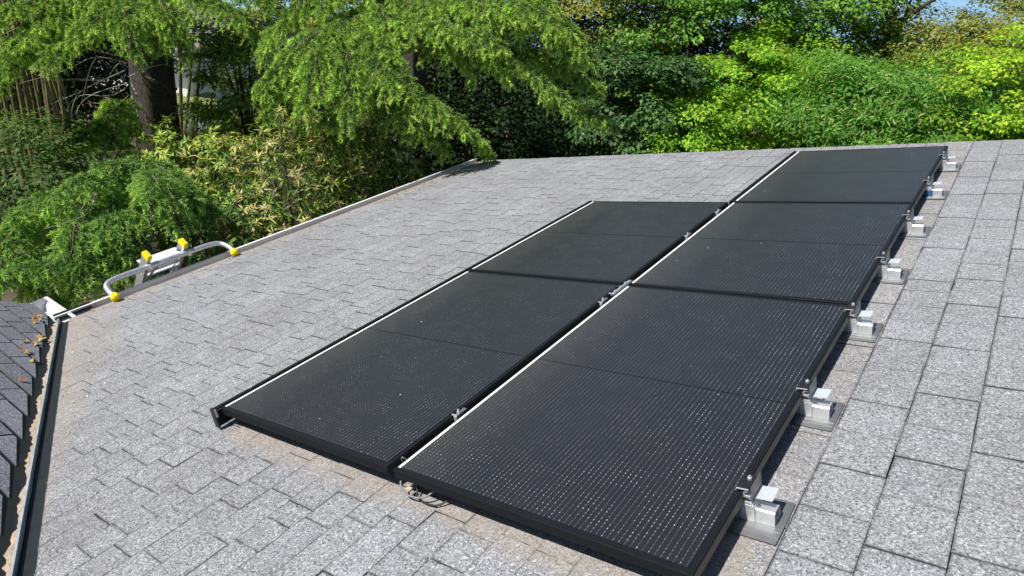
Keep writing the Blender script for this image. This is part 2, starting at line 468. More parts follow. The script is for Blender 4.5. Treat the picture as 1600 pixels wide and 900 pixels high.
def tile_poly(t, mbuild, tints):
    ua, ub, va, vb, raised, r, last = t
    g = 0.0007 + 0.0009 * r
    rs = 0.0024 if raised else 0.0
    h0 = 0.0040 + rs + 0.0010 * (r - 0.5); h1 = 0.0015 + rs * 0.8
    ubx = ub - 0.0012 - 0.0022 * float(r * 7 % 1)
    lr = np.random.default_rng(int(r * 1e9))
    lo = []; nE = 3
    va0 = va if not last else max(valley_v(ua) + 0.075, -9); va1 = va if not last else valley_v(ubx) + 0.075
    if last and va0 > vb - 0.02: va0 = vb - 0.02
    for i in range(nE):                                   # near side edge, up the slope
        s = i / nE; lo.append((ua + (ubx - ua) * s, va0 + (va1 - va0) * s + g + lr.normal(0, 0.0011), h0 + (h1 - h0) * s))
    for i in range(2):
        s = i / 2; lo.append((ubx, va1 + g + (vb - g - va1 - g) * s, h1))
    for i in range(nE):
        s = i / nE; lo.append((ubx + (ua - ubx) * s, vb - g + lr.normal(0, 0.0011), h1 + (h0 - h1) * s))
    for i in range(2):
        s = i / 2; lo.append((ua + lr.normal(0, 0.0012), vb - g + (va0 + g - vb + g) * s, h0 + lr.normal(0, 0.0006)))
    n = len(lo)
    low = [(x, y, -0.012) for x, y, z in lo]
    uc, vc = (ua + ubx) / 2, (va0 + va1 + 2 * vb) / 4
    ins = [(x + 0.009 * (1 if x < uc else -1), y + 0.008 * (1 if y < vc else -1), z) for x, y, z in lo]
    b = len(mbuild.v); mbuild.v += lo + low + ins
    mbuild.f.append([b + 2 * n + i for i in range(n)]); mbuild.mi.append(0)
    for i in range(n):
        j = (i + 1) % n
        mbuild.f.append([b + j, b + i, b + n + i, b + n + j]); mbuild.mi.append(1)
        mbuild.f.append([b + i, b + j, b + 2 * n + j, b + 2 * n + i]); mbuild.mi.append(0)
    tn = 0.92 + 0.12 * float(lr.random()) + (0.015 if raised else -0.015)
    cb = 0.99 + 0.02 * float(lr.random())
    rim = [tn * float(np.clip(lr.normal(0.68, 0.14), 0.35, 1.0)) for _ in range(n)]      # granules worn off along the cut edges
    for q in (0, n - 1, n - 2): rim[q] = tn * float(np.clip(lr.normal(0.46, 0.12), 0.25, 0.8))
    tints += [(q, q, q * cb) for q in rim] + [(tn, tn, tn)] * n + [(tn, tn, tn * cb)] * n
def set_tint(me, tints):
    at = me.attributes.new('tint', 'FLOAT_COLOR', 'POINT')
    at.data.foreach_set('color', np.array([(a, b, c, 1) for a, b, c in tints], dtype=np.float32).ravel())
def under_panel(u, v):
    return any(a + 0.03 < u < b - 0.02 and c + 0.1 < v < d - 0.02 for a, b, c, d in panels_uv)
scored = []
for t in tiles:
    uc, vc = (t[0] + t[1]) / 2, (t[2] + t[3]) / 2
    pc = project(P(uc, vc)); area = 0
    if pc and -20 < pc[0] < 1620 and -20 < pc[1] < 920 and not under_panel(uc, vc):
        pp = [project(P(a, b)) for a, b in ((t[0], t[2]), (t[1], t[2]), (t[1], t[3]), (t[0], t[3]))]
        if all(pp):
            area = abs(sum(pp[i][0] * pp[(i+1) % 4][1] - pp[(i+1) % 4][0] * pp[i][1] for i in range(4))) / 2
    scored.append((area, t))
scored.sort(key=lambda q: -q[0])
for area, t in scored[:300]:
    b_, tints = MB(), []
    tile_poly(t, b_, tints)
    o = b_.build('shingle', [M['shingle'], M['shingle_edge']], main_roof)
    set_tint(o.data, tints)
b_, tints = MB(), []
for area, t in scored[300:]: tile_poly(t, b_, tints)
o = b_.build('shingles', [M['shingle'], M['shingle_edge']], main_roof)
set_tint(o.data, tints); o['kind'] = 'stuff'

# back slope beyond the ridge and the gable wall
mb = MB()
zr = RIDGE * SP; xr = RIDGE * CP
mb.poly([(xr, RAKE, zr - 0.02), (xr, NEAR, zr - 0.02), (xr + 6, NEAR, zr - 1.5), (xr + 6, RAKE, zr - 1.5)], [(0,1,2,3)])
mb.poly([(xr, RAKE, zr - 0.07), (xr, NEAR, zr - 0.07), (xr + 6, NEAR, zr - 1.55), (xr + 6, RAKE, zr - 1.55)], [(3,2,1,0)])
bs = hpart(mb, 'back_roof', M['wing_shingle'])
set_tint(bs.data, [(1, 1, 1)] * 8)
mb = MB()
ex, ez = EAVE * CP, EAVE * SP
wx = ex + 0.45
mb.poly([(wx, RAKE - 0.3, GROUND), (xr + 5.5, RAKE - 0.3, GROUND), (xr + 5.5, RAKE - 0.3, zr - 1.55), (xr, RAKE - 0.3, zr - 0.12), (wx, RAKE - 0.3, ez + 0.05)], [(4,3,2,1,0)])
mb.poly([(wx, RAKE - 0.3, GROUND), (wx, COR[1] - 0.45, GROUND), (wx, COR[1] - 0.45, ez + 0.05), (wx, RAKE - 0.3, ez + 0.05)], [(3,2,1,0)])
hpart(mb, 'wall', M['wall'])
mb = MB()   # fascia under the eave and barge board under the rake
mb.box((ex + 0.0, COR[1] - 0.02, ez - 0.21), (ex + 0.022, RAKE, ez - 0.045))
hpart(mb, 'fascia', M['fascia'])
mb = MB(); mb.box((EAVE, RAKE + 0.001, -0.2), (RIDGE, RAKE + 0.023, -0.03))
hpart(mb, 'barge_board', M['fascia'], True)
mb = MB()   # drip edge metal showing as a thin stained line past the shingles
mb.box((EAVE - 0.022, COR[1] + 0.03, -0.011), (EAVE + 0.03, RAKE, -0.003))
mb.box((EAVE - 0.022, COR[1] + 0.03, -0.05), (EAVE - 0.0195, RAKE, -0.0112))
hpart(mb, 'drip_edge', M['drip'], True)

def gutter_profile():
    # (outwards, up) from the back top corner; open trough 120 mm wide
    o = [(0, 0), (0, -0.11), (0.085, -0.11), (0.10, -0.06), (0.130, -0.035), (0.130, 0.006), (0.104, 0.008), (0.104, -0.003), (0.1225, -0.004),
         (0.1225, -0.033), (0.0975, -0.058), (0.083, -0.1075), (0.0025, -0.1075), (0.0025, 0)]
    return o
mb = MB()
gz = ez - 0.006
mb.extrude([(ex - 0.004 - p, gz + q) for p, q in gutter_profile()], 'y', COR[1] + 0.02, RAKE + 0.03)
gut = hpart(mb, 'gutter', M['gutter'])
gut['label'] = 'long white gutter below the eave carrying the ladder'
mb2 = MB()   # silt and needles lying in the trough
for i in range(60):
    y0 = COR[1] + 0.05 + i * 0.087
    hgt = 0.018 + 0.012 * random.random()
    mb2.poly([(ex-0.008, y0, gz-0.1075), (ex-0.088, y0, gz-0.1075), (ex-0.09, y0+0.087, gz-0.1075), (ex-0.008, y0+0.087, gz-0.1075),
              (ex-0.01, y0, gz-0.107+hgt), (ex-0.08, y0, gz-0.107+hgt*0.7), (ex-0.08, y0+0.087, gz-0.107+hgt*0.8), (ex-0.01, y0+0.087, gz-0.107+hgt)],
             [(4,7,6,5), (0,4,5,1), (1,5,6,2), (2,6,7,3), (3,7,4,0)])
o = mb2.build('gutter_silt', M['silt'], gut); o['kind'] = 'stuff'
mb = MB()   # black plates in the inside corner, one upright, one flat
mb.box((ex - 0.138, COR[1] + 0.02, gz - 0.03), (ex - 0.131, COR[1] + 0.30, gz + 0.02))
mb.box((ex - 0.128, COR[1] + 0.02, gz - 0.03), (ex - 0.012, COR[1] + 0.30, gz - 0.022))
o = hpart(mb, 'corner_plates', M['black_cap'])

# the wing: a steeper slope that meets the main roof in a valley
corw = P(COR[0], COR[1], 0)
vw = P(COR[0] + VD[0], COR[1] + VD[1], 0) - corw
t2 = vw.z / -vw.y
UP2 = Vector((0, -1, t2)).normalized(); XH = Vector((1, 0, 0)); N2 = XH.cross(-UP2).normalized()
if N2.z < 0: N2 = -N2
WM = Matrix((XH, UP2, N2)).transposed().to_4x4(); WM.translation = corw
# in wing space: x along its eave (0 at the corner, valley goes +x), y up its slope, z off the surface
vx, vy = vw.x, vw.dot(UP2)
def wing_vx(y): return y * vx / vy
WR, WT = -0.46, 3.4                       # rake and top
def wpart(mbuilder, name, mats, parent=None):
    o = mbuilder.build(name, mats)
    if parent is None:
        o.parent = house; o.matrix_parent_inverse = Matrix.Translation(-HB); o.matrix_basis = WM
    else:
        o.parent = parent
    return o
mb = MB()
ol = [(WR, 0), (0, 0), (wing_vx(WT), WT), (WR, WT)]
mb.poly([(x, y, -0.012) for x, y in ol] + [(x, y, -0.05) for x, y in ol], [(0,1,2,3), (7,6,5,4), (0,4,5,1), (1,5,6,2), (2,6,7,3), (3,7,4,0)])
wing_roof = wpart(mb, 'wing_roof', M['deck'])
wing_roof['label'] = 'steeper darker shingle slope across the valley'
WE = 0.135
nw = 0
for r in range(0, 25):
    ya = 0.0 + r * WE; yb = ya + WE
    x = WR - (0.13 if r % 2 else 0.0)
    while True:
        xe = x + 0.26 + random.uniform(-0.02, 0.02)
        lim0, lim1 = wing_vx(ya) - 0.20, wing_vx(yb) - 0.20
        xa = max(x, WR)
        last = xe > lim0 - 0.03
        q0, q1 = (lim0, lim1) if last else (xe, xe)
        if q0 - xa < 0.02: break
        b_ = MB(); g = 0.006; h0 = 0.007 + random.uniform(-0.001, 0.002); h1 = 0.002
        ply = [(xa + g, ya, h0), (q0 - g, ya, h0), (q1 - g, yb - 0.027, h1), (xa + g, yb - 0.027, h1)]  # wide gap bares the dark deck in place of each course's shadow line
        b_.poly(ply, [(0,1,2,3)], 0)
        b0 = len(b_.v); b_.v += [(p[0], p[1], -0.012) for p in ply]
        for i in range(4):
            j = (i + 1) % 4
            b_.f.append([j, i, b0 + i, b0 + j]); b_.mi.append(1)
        o = b_.build('shingle', [M['wing_shingle'], M['shingle_edge']], wing_roof)
        tn = random.uniform(0.85, 1.1); set_tint(o.data, [(tn, tn, tn * 1.02)] * 8)
        nw += 1
        if last: break
        x = xe
# open valley: dark pan on both slopes, galvanised rib in the middle, silt beside the rib
def valley_pt(s, side, off, lift):
    """s metres along the valley, off metres out on the main (side=+1) or wing (-1) slope"""
    c = corw + vw * (s / vw.length)
    d = vw.normalized()
    nn = Vector((-SP, 0, CP)) if side > 0 else N2
    out = nn.cross(d)
    if (out.y > 0) != (side > 0): out = -out
    return c + out.normalized() * off + nn * lift
mb = MB()
SL = 4.2
for side in (1, -1):
    mb.poly([valley_pt(-0.03, side, 0, -0.004), valley_pt(SL, side, 0, -0.004), valley_pt(SL, side, 0.16, -0.004), valley_pt(-0.03, side, 0.16, -0.004)], [(0,1,2,3)])
vf = hpart(mb, 'valley_flashing', M['valley'])
mb = MB()
segs = 40; ring = []
for i in range(segs + 1):
    s = -0.03 + (SL + 0.03) * i / segs
    w = 0.009 + 0.0012 * math.sin(i * 1.7)
    a = valley_pt(s, 1, w, 0.0); b = valley_pt(s, -1, w, 0.0); t = (valley_pt(s, 1, 0.004, 0) + valley_pt(s, -1, 0.004, 0)) / 2 + Vector((0, 0, 0.030))
    t2_ = t + Vector((0, -0.006, 0)); t1_ = t + Vector((0, 0.006, 0))
    ring.append([a, t1_, t2_, b])
for i in range(segs):
    b0 = len(mb.v); mb.v += [tuple(p) for p in ring[i] + ring[i + 1]]
    for k in range(3):
        mb.f.append([b0 + k, b0 + k + 1, b0 + 4 + k + 1, b0 + 4 + k]); mb.mi.append(0)
mb.build('valley_rib', M['rib'], vf)
mb = MB(); rr = random.Random(3)
n = 150; rows = []
for i in range(n + 1):
    s = 0.0 + (SL - 0.1) * i / n
    e = 0.028 + 0.008 * math.sin(i * 0.43) + rr.uniform(-0.008, 0.008) + 0.006 * math.sin(i * 0.11)
    rows.append([valley_pt(s, -1, 0.006, 0.013), valley_pt(s, -1, e * 0.6, 0.011 + rr.uniform(-0.003, 0.003)), valley_pt(s, -1, e, -0.003)])
for i in range(n):
    b0 = len(mb.v); mb.v += [tuple(p) for p in rows[i] + rows[i + 1]]
    for k in range(2):
        mb.f.append([b0 + k, b0 + k + 1, b0 + 3 + k + 1, b0 + 3 + k]); mb.mi.append(0)
o = mb.build('valley_silt', M['silt'], vf); o['kind'] = 'stuff'
# wing gutter: short white length with an end cap
mb = MB()
wz = corw.z - 0.012
mb.extrude([(corw.y + 0.006 + p, wz + q) for p, q in gutter_profile()], 'x', corw.x + WR - 0.06, corw.x - 0.005)
mb.poly([(corw.x + WR - 0.062, corw.y + 0.006 + p, wz + q) for p, q in gutter_profile()[:6]], [tuple(range(6))])
wg = hpart(mb, 'gutter', M['gutter'])
wg['label'] = 'short white gutter end at the inside corner'
mb = MB()   # inside corner box joining the two gutters, its floor stained
mb.box((corw.x - 0.13, corw.y + 0.135, wz - 0.11), (corw.x - 0.127, corw.y + 0.02, wz + 0.004))
hpart(mb, 'gutter_corner', M['gutter'])
mb = MB()
mb.box((corw.x + WR - 0.02, corw.y - 0.02, wz - 0.2), (corw.x, corw.y, wz - 0.02))
hpart(mb, 'wing_fascia', M['fascia'])
mb = MB()   # wing gable wall
tx = corw.x + WR + 0.25; yb_ = corw.y - 0.3
topw = corw + UP2 * WT
mb.poly([(tx, yb_, GROUND), (tx, topw.y, GROUND), (tx, topw.y, topw.z - 0.1), (tx, yb_, corw.z + 0.05)], [(0,1,2,3)])
mb.poly([(tx, yb_, GROUND), (corw.x + 0.45, yb_, GROUND), (corw.x + 0.45, yb_, corw.z + 0.05), (tx, yb_, corw.z + 0.05)], [(0,1,2,3)])
hpart(mb, 'wing_wall', M['wall'])

# ------------------------------------------------------------------ solar panels
PT = 0.11                                  # panel top above the shingles
def solar_panel(u0, v0, W, L, label):
    t = thing('solar_panel', label, 'solar panel', P(u0, v0, PT), ROOF_ROT, 'solar panels on the roof')
    fw, fh = 0.011, 0.035
    mb = MB()
    mb.cbox((0, 0, -fh), (fw, L, 0), 0.0012); mb.cbox((W - fw, 0, -fh), (W, L, 0), 0.0012)
    mb.cbox((fw, 0.0, -fh), (W - fw, fw, -0.0004), 0.0012); mb.cbox((fw, L - fw, -fh), (W - fw, L, -0.0004), 0.0012)
    mb.box((fw, fw, -fh), (fw + 0.016, L - fw, -fh + 0.002)); mb.box((W - fw - 0.016, fw, -fh), (W - fw, L - fw, -fh + 0.002))
    fr_ = mb.build('frame', [M['frame']], t)
    mb = MB(); mb.box((W + 0.0002, 0.004, -fh), (W + 0.0016, L - 0.004, -0.006)); mb.build('side_bounce_strip', M['frame_lit'], fr_)  # thin strip added to carry the roof's reflected light on this side
    mb = MB(); mb.box((fw, fw, -0.008), (W - fw, L - fw, -0.0030))
    lam = mb.build('laminate', M['backsheet'], t)
    half = L / 2
    for a, b in ((fw + 0.012, half - 0.0026), (half + 0.0026, L - fw - 0.012)):
        mb = MB(); mb.box((0, 0, -0.0014), (W - 2 * fw - 0.022, b - a, 0))
        mb.build('cell_array', M['cells'], lam, (fw + 0.011, a, -0.0012))
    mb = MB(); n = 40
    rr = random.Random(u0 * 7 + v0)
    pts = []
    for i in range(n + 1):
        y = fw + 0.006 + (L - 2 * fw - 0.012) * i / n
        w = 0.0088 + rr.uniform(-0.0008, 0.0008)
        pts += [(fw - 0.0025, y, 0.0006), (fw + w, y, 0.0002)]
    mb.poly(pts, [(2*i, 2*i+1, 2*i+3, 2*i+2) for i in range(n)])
    mb.build('lip_glint_strip', M['lip_glint'], t)  # pale strip painted as the sun's glint along the low frame lip
    mb = MB(); mb.box((W / 2 - 0.05, L * 0.5 - 0.04, -0.03), (W / 2 + 0.05, L * 0.5 + 0.04, -0.009))
    mb.build('junction_box', M['black_cap'], t)
    return t
VS = [(0.0, 1.803), (1.820, 3.423), (3.440, 5.028)]
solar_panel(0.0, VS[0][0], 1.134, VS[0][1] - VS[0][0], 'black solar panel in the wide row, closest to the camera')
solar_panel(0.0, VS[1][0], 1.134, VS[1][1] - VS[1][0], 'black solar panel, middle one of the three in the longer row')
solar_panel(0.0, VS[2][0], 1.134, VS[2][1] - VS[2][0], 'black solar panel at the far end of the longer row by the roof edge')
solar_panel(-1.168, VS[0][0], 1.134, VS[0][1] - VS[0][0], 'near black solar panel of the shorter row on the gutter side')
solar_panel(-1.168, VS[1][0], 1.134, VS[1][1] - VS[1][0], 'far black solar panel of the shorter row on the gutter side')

def trim_rail(u, v0, v1, label, cap0=True):
    t = thing('trim_rail', label, 'trim rail', P(u, v0, 0), ROOF_ROT, 'black trim rails along the array')
    L = v1 - v0
    mb = MB()
    mb.extrude([(0, 0.022), (0, PT - 0.002), (0.004, PT + 0.0035), (0.022, PT + 0.0035), (0.0265, PT), (0.0265, 0.075), (0.022, 0.022)], 'y', 0.004, L - 0.003)
    mb.build('rail', M['frame'], t)
    mb = MB(); mb.extrude([(0.0275, PT - 0.006), (0.0275, PT - 0.004), (0.0365, PT - 0.004), (0.0365, PT - 0.006)], 'y', 0.01, L - 0.01)
    mb.build('spacer_lip', M['frame_lit'], t)
    if cap0:
        mb = MB()
        mb.extrude([(-0.003, 0.020), (-0.003, PT + 0.001), (0.002, PT + 0.006), (0.0235, PT + 0.006), (0.0285, PT + 0.001), (0.0285, 0.022), (0.024, 0.017), (0.002, 0.017)], 'y', -0.006, 0.0035)
        mb.build('end_cap', M['black_cap'], t)
        mb = MB(); mb.extrude([(0.029, PT + 0.003), (0.032, PT + 0.003), (0.038, PT - 0.035), (0.035, PT - 0.035)], 'y', -0.004, 0.006)
        mb.build('clip', M['steel_white'], t)
    for k in range(int(L / 0.6) + 1):
        mb = MB(); yy = 0.2 + k * 0.6
        if yy > L - 0.05: break
        mb.box((0.008, yy, PT + 0.0034), (0.018, yy + 0.010, PT + 0.006))
        mb.build('screw', M['steel_dull'], t)
    return t
trim_rail(-1.204, -0.028, 1.06, 'short black trim rail at the near corner of the array, end cap showing')
trim_rail(-1.204, 1.064, 3.43, 'long black trim rail beside the far panel of the shorter row', False)
trim_rail(-0.036, 3.435, 5.03, 'black trim rail along the low side of the farthest panel', False)

# ------------------------------------------------------------------ roof mounts along the upper edge
def ring_profile(cx, cz, r0, r1, a0, a1, n=12):
    o = [(cx + r1 * math.cos(a0 + (a1 - a0) * i / n), cz + r1 * math.sin(a0 + (a1 - a0) * i / n)) for i in range(n + 1)]
    i_ = [(cx + r0 * math.cos(a1 + (a0 - a1) * i / n), cz + r0 * math.sin(a1 + (a0 - a1) * i / n)) for i in range(n + 1)]
    return o + i_
def strip_extrude(mb, prof, y0, y1):
    """C-shaped profile (outer arc + inner arc) as quads so that it stays clean"""
    n = len(prof) // 2
    for i in range(n - 1):
        a, b, c, d = prof[i], prof[i + 1], prof[2*n - 2 - i], prof[2*n - 1 - i]
        mb.extrude([a, b, c, d], 'y', y0, y1)
def make_mount(label):
    """origin: shingle surface at the panel's upper edge; x up the slope, y along the edge"""
    t = thing('roof_mount', label, 'roof mount', (0, 0, 0), ROOF_ROT, 'roof mounts along the upper edge of the array')
    mb = MB()
    pl = [(-0.16, -0.1), (0.110, -0.1), (0.112, -0.098), (0.112, 0.096), (0.108, 0.1), (-0.16, 0.1)]
    mb.extrude(pl, 'z', 0.0078, 0.0092)
    mb.extrude([(-0.074, 0.0092), (-0.073, 0.0105), (-0.071, 0.0105), (-0.070, 0.0092)], 'x', -0.15, 0.108)
    mb.extrude([(-0.050, 0.0092), (-0.049, 0.0103), (-0.047, 0.0103), (-0.046, 0.0092)], 'x', -0.15, 0.108)
    plate = mb.build('flashing_plate', M['steel_dull'], t)
    mb = MB()   # hollow slider lying up the slope: four walls
    x0, x1, y0, y1, z0, z1, w = -0.14, 0.088, -0.028, 0.028, 0.0092, 0.054, 0.004
    mb.extrude([(y0, z0), (y1, z0), (y1, z0 + w), (y0, z0 + w)], 'x', x0, x1)
    mb.extrude([(y0 + 0.004, z1 - w), (y1 - 0.004, z1 - w), (y1 - 0.008, z1), (y0 + 0.008, z1)], 'x', x0, x1)
    mb.extrude([(y0, z0 + w), (y0 + w, z0 + w), (y0 + w + 0.004, z1 - w), (y0 + 0.004, z1 - w)], 'x', x0, x1)
    mb.extrude([(y1 - w, z0 + w), (y1, z0 + w), (y1 - 0.004, z1 - w), (y1 - w - 0.004, z1 - w)], 'x', x0, x1)
    mb.build('slider', M['steel'], t)
    mb = MB()   # saddle wrapping the slider and its post
    mb.box((-0.010, -0.0325, 0.0095), (0.030, -0.0285, 0.066)); mb.box((-0.004, -0.0318, 0.066), (0.024, -0.0288, 0.076)); mb.box((-0.010, 0.0285, 0.0095), (0.030, 0.0325, 0.064))
    mb.box((-0.010, -0.0325, 0.0545), (0.030, 0.0325, 0.059)); mb.box((-0.006, -0.0285, 0.059), (0.002, 0.03, 0.072)); mb.box((0.018, -0.0285, 0.059), (0.026, 0.03, 0.072))
    mb.build('saddle', M['steel_white'], t)
    mb = MB()   # extruded rail section seen end on: two rings and a web
    strip_extrude(mb, ring_profile(0.008, 0.082, 0.0105, 0.0145, math.radians(25), math.radians(335)), -0.031, 0.050)
    strip_extrude(mb, ring_profile(0.010, 0.102, 0.0085, 0.0120, math.radians(70), math.radians(330)), -0.031, 0.050)
    mb.build('rail_section', M['steel_white'], t)
    mb = MB(); mb.extrude([(0.0215, 0.076), (0.0255, 0.076), (0.0255, 0.132), (0.0215, 0.128)], 'y', -0.029, 0.055)
    mb.build('rail_web', M['steel_dull'], t)
    mb = MB()
    mb.extrude([(0.0256, 0.0835), (0.076, 0.088), (0.079, 0.086), (0.078, 0.0850), (0.0256, 0.0815)], 'y', -0.012, 0.052)
    mb.build('tray_flange', M['tray'], t)
    mb = MB()   # top clamp reaching over the frame
    mb.extrude([(-0.020, PT + 0.0035), (0.0163, PT + 0.0035), (0.0163, PT + 0.010), (-0.020, PT + 0.0085)], 'y', -0.029, 0.046)
    mb.build('clamp_cap', M['black_cap'], t)
    mb = MB()
    mb.extrude([(-0.0235, PT + 0.001), (-0.0205, PT + 0.001), (-0.019, PT + 0.0086), (0.0163, PT + 0.0102), (0.0163, PT + 0.0122), (-0.0205, PT + 0.0106)], 'y', -0.0345, -0.0295)
    mb.build('clamp_lip', M['steel_white'], t)
    mb = MB()
    mb.tube([(0.002, 0.022, PT + 0.009), (0.002, 0.022, PT + 0.0165)], 0.0075, 6); mb.tube([(0.002, 0.022, PT + 0.0165), (0.002, 0.022, PT + 0.022)], 0.004, 8)
    mb.build('bolt', M['steel'], t)
    mb = MB()
    mb.tube([(0.037, -0.01, 0.054), (0.037, -0.01, 0.060)], 0.0065, 6); mb.tube([(0.037, -0.01, 0.052), (0.037, -0.01, 0.066)], 0.003, 8)
    mb.build('saddle_bolt', M['steel_dull'], t)
    return t
mv = [0.405, 1.03, 1.76, 2.44, 3.18, 3.97, 4.72]
mlab = ['bright aluminium roof mount closest to the camera', 'aluminium roof mount, second from the near corner of the array',
        'aluminium roof mount beside the seam of the near and middle panels', 'aluminium roof mount halfway along the middle panel',
        'aluminium roof mount just before the seam to the far panel', 'aluminium roof mount with blue film just past the far seam',
        'aluminium roof mount farthest from the camera at the array end']
mount = make_mount(mlab[0])
mount.location = P(1.136, mv[0], 0)
mounts = [mount] + [copy_tree(mount, P(1.136, v, 0), None, l) for v, l in zip(mv[1:], mlab[1:])]
# blue protective film left on one slider
mb = MB(); mb.extrude([(-0.0335, 0.010), (-0.0328, 0.010), (-0.0328, 0.05), (-0.024, 0.0548), (0.02, 0.0548), (0.02, 0.0554), (-0.0244, 0.0554), (-0.0335, 0.0505)], 'x', -0.06, 0.034)
mb.build('protective_film', simple('blue_film', (0.03, 0.11, 0.26), 0.3), mounts[5])

# clamps in the gap between the two rows
def make_clamp(label):
    t = thing('mid_clamp', label, 'clamp', (0, 0, 0), ROOF_ROT, 'clamps in the gap between the panel rows')
    mb = MB()
    mb.extrude([(-0.022, PT + 0.0015), (0.004, PT + 0.0005), (0.004, PT + 0.004), (-0.008, PT + 0.0045), (-0.022, PT + 0.007)], 'y', -0.018, -0.013)
    mb.extrude([(-0.012, PT - 0.02), (0.004, PT - 0.02), (0.004, PT), (-0.012, PT)], 'y', -0.02, 0.02)
    mb.build('clamp_body', M['steel_white'], t)
    mb = MB(); mb.extrude([(-0.012, PT + 0.0002), (0.006, PT + 0.0002), (0.006, PT + 0.004), (-0.012, PT + 0.004)], 'y', -0.012, 0.045)
    mb.build('clamp_cap', M['steel_dull'], t)
    mb = MB(); mb.tube([(-0.004, 0.004, PT + 0.004), (-0.004, 0.004, PT + 0.011)], 0.007, 6); mb.tube([(-0.004, 0.004, PT + 0.011), (-0.004, 0.004, PT + 0.021)], 0.004, 8)
    mb.build('bolt', M['steel'], t)
    return t
clv = [0.385, 1.56, 2.66, 3.18]
cll = ['small silver clamp in the row gap nearest the camera', 'silver clamp in the row gap just before the panel seam', 'silver clamp in the row gap halfway along the far panels', 'silver clamp at the far end of the row gap']
c0 = make_clamp(cll[0]); c0.location = P(-0.0155, clv[0], 0)
for v, l in zip(clv[1:], cll[1:]): copy_tree(c0, P(-0.0155, v, 0), None, l)
spl = thing('splice_bar', 'long silver splice bar in the row gap at the panel seam', 'splice bar', P(-0.017, 1.72, 0), ROOF_ROT)
mb = MB(); mb.box((-0.012, -0.06, PT - 0.01), (0.012, 0.16, PT - 0.002)); mb.build('bar', M['steel_dull'], spl)
mb = MB(); mb.extrude([(-0.022, PT + 0.0015), (0.012, PT + 0.0005), (0.012, PT + 0.004), (-0.022, PT + 0.006)], 'y', -0.06, -0.052); mb.extrude([(-0.006, PT - 0.002), (0.006, PT - 0.002), (0.004, PT + 0.006), (-0.004, PT + 0.006)], 'y', -0.05, 0.14)
mb.build('clamp_lip', M['steel_white'], spl)
for k in range(3):
    mb = MB(); yy = -0.03 + k * 0.06
    mb.tube([(0, yy, PT + 0.006), (0, yy, PT + 0.013)], 0.006, 6); mb.build('bolt', M['steel'], spl)

# cables under the front edge
def bez(pts, n=10):
    out = []
    P_ = [Vector(p) for p in pts]
    for i in range(len(P_) - 1):
        p0 = P_[max(i-1, 0)]; p1 = P_[i]; p2 = P_[i+1]; p3 = P_[min(i+2, len(P_)-1)]
        for k in range(n):
            t = k / n
            out.append(0.5 * ((2*p1) + (-p0 + p2)*t + (2*p0 - 5*p1 + 4*p2 - p3)*t*t + (-p0 + 3*p1 - 3*p2 + p3)*t*t*t))
    out.append(P_[-1]); return out
mb = MB(); mb.tube(bez([P(0.010, 0.05, 0.075), P(0.016, 0.006, 0.056), P(0.045, -0.014, 0.036), P(0.095, -0.016, 0.030), P(0.150, 0.002, 0.040), P(0.18, 0.06, 0.07)], 8), 0.0036, 8)
tag(mb.build('grey_cable', M['cable_grey'], smooth=True), 'grey cable loop drooping below the front frame edge', 'cable')
mb = MB(); mb.tube(bez([P(0.07, 0.05, 0.06), P(0.085, 0.012, 0.026), P(0.12, -0.006, 0.0155), P(0.19, -0.002, 0.0155), P(0.23, 0.04, 0.03)], 8), 0.0035, 8)
tag(mb.build('black_cable', M['cable_black'], smooth=True), 'black cable touching the shingles under the front frame edge', 'cable')
mb = MB(); mb.cbox((-0.012, -0.008, 0), (0.012, 0.008, 0.006), 0.001)
tag(mb.build('cable_tag', M['tag'], None, P(0.062, 0.000, 0.042), ROOF_ROT), 'tiny cream cable tag beside the drooping grey cable', 'tag')
mb = MB(); mb.tube(bez([P(-0.02, 0.07, 0.075), P(-0.018, 0.062, 0.10), P(-0.012, 0.06, 0.118), P(-0.004, 0.07, 0.106)], 6), 0.0028, 6)
tag(mb.build('wire_loop', M['cable_grey'], smooth=True), 'short grey wire loop standing up in the row gap', 'wire')

# ------------------------------------------------------------------ ladder with stabiliser
FA, FB = P(-4.171, 0.797, 0.028), P(-4.155, 1.894, 0.028)
lad = thing('ladder', 'aluminium ladder with yellow tips and curved stabiliser leaning on the gutter', 'ladder', (FA.x - 1.9, 1.0, GROUND))
LB = Vector(lad.location)
def lpart(mbuilder, name, mats, smooth=False, parent=None):
    o = mbuilder.build(name, mats, None, None, None, smooth)
    o.parent = lad if parent is None else parent
    if parent is None: o.matrix_parent_inverse = Matrix.Translation(-LB)
    return o
bx, bz = FA.x - 0.185, FA.z + 0.075
ya, yb = FA.y, FB.y
tube_pts = bez([(FA.x, ya, FA.z + 0.01), (FA.x - 0.075, ya - 0.004, FA.z + 0.038), (bx + 0.03, ya + 0.02, bz - 0.012), (bx, ya + 0.11, bz), (bx, ya + 0.35, bz + 0.002), (bx, yb - 0.35, bz + 0.002), (bx, yb - 0.12, bz), (bx + 0.03, yb - 0.025, bz - 0.012), (FB.x - 0.075, yb + 0.004, FB.z + 0.038), (FB.x, yb, FB.z + 0.01)], 8)
mb = MB(); mb.tube(tube_pts, 0.024, 14)
lpart(mb, 'stabiliser_tube', M['alu'], True)
for f, lbl in ((FA, 0), (FB, 1)):      # chunky rubber feet: rounded octagonal pads
    mb = MB()
    sec = []
    d = Vector((1, 0, -0.30)).normalized()
    c0_ = f + Vector((-0.03, 0, 0.02))
    mb.tube([c0_, c0_ + d * 0.006, c0_ + d * 0.045, c0_ + d * 0.058], [0.032, 0.037, 0.037, 0.026], 8)
    o = lpart(mb, 'stabiliser_foot', M['yellow'])
lean = Vector((0.47, 0.12, 0.874)).normalized()        # up along the ladder
perp = Vector((lean.z, 0, -lean.x)).normalized()
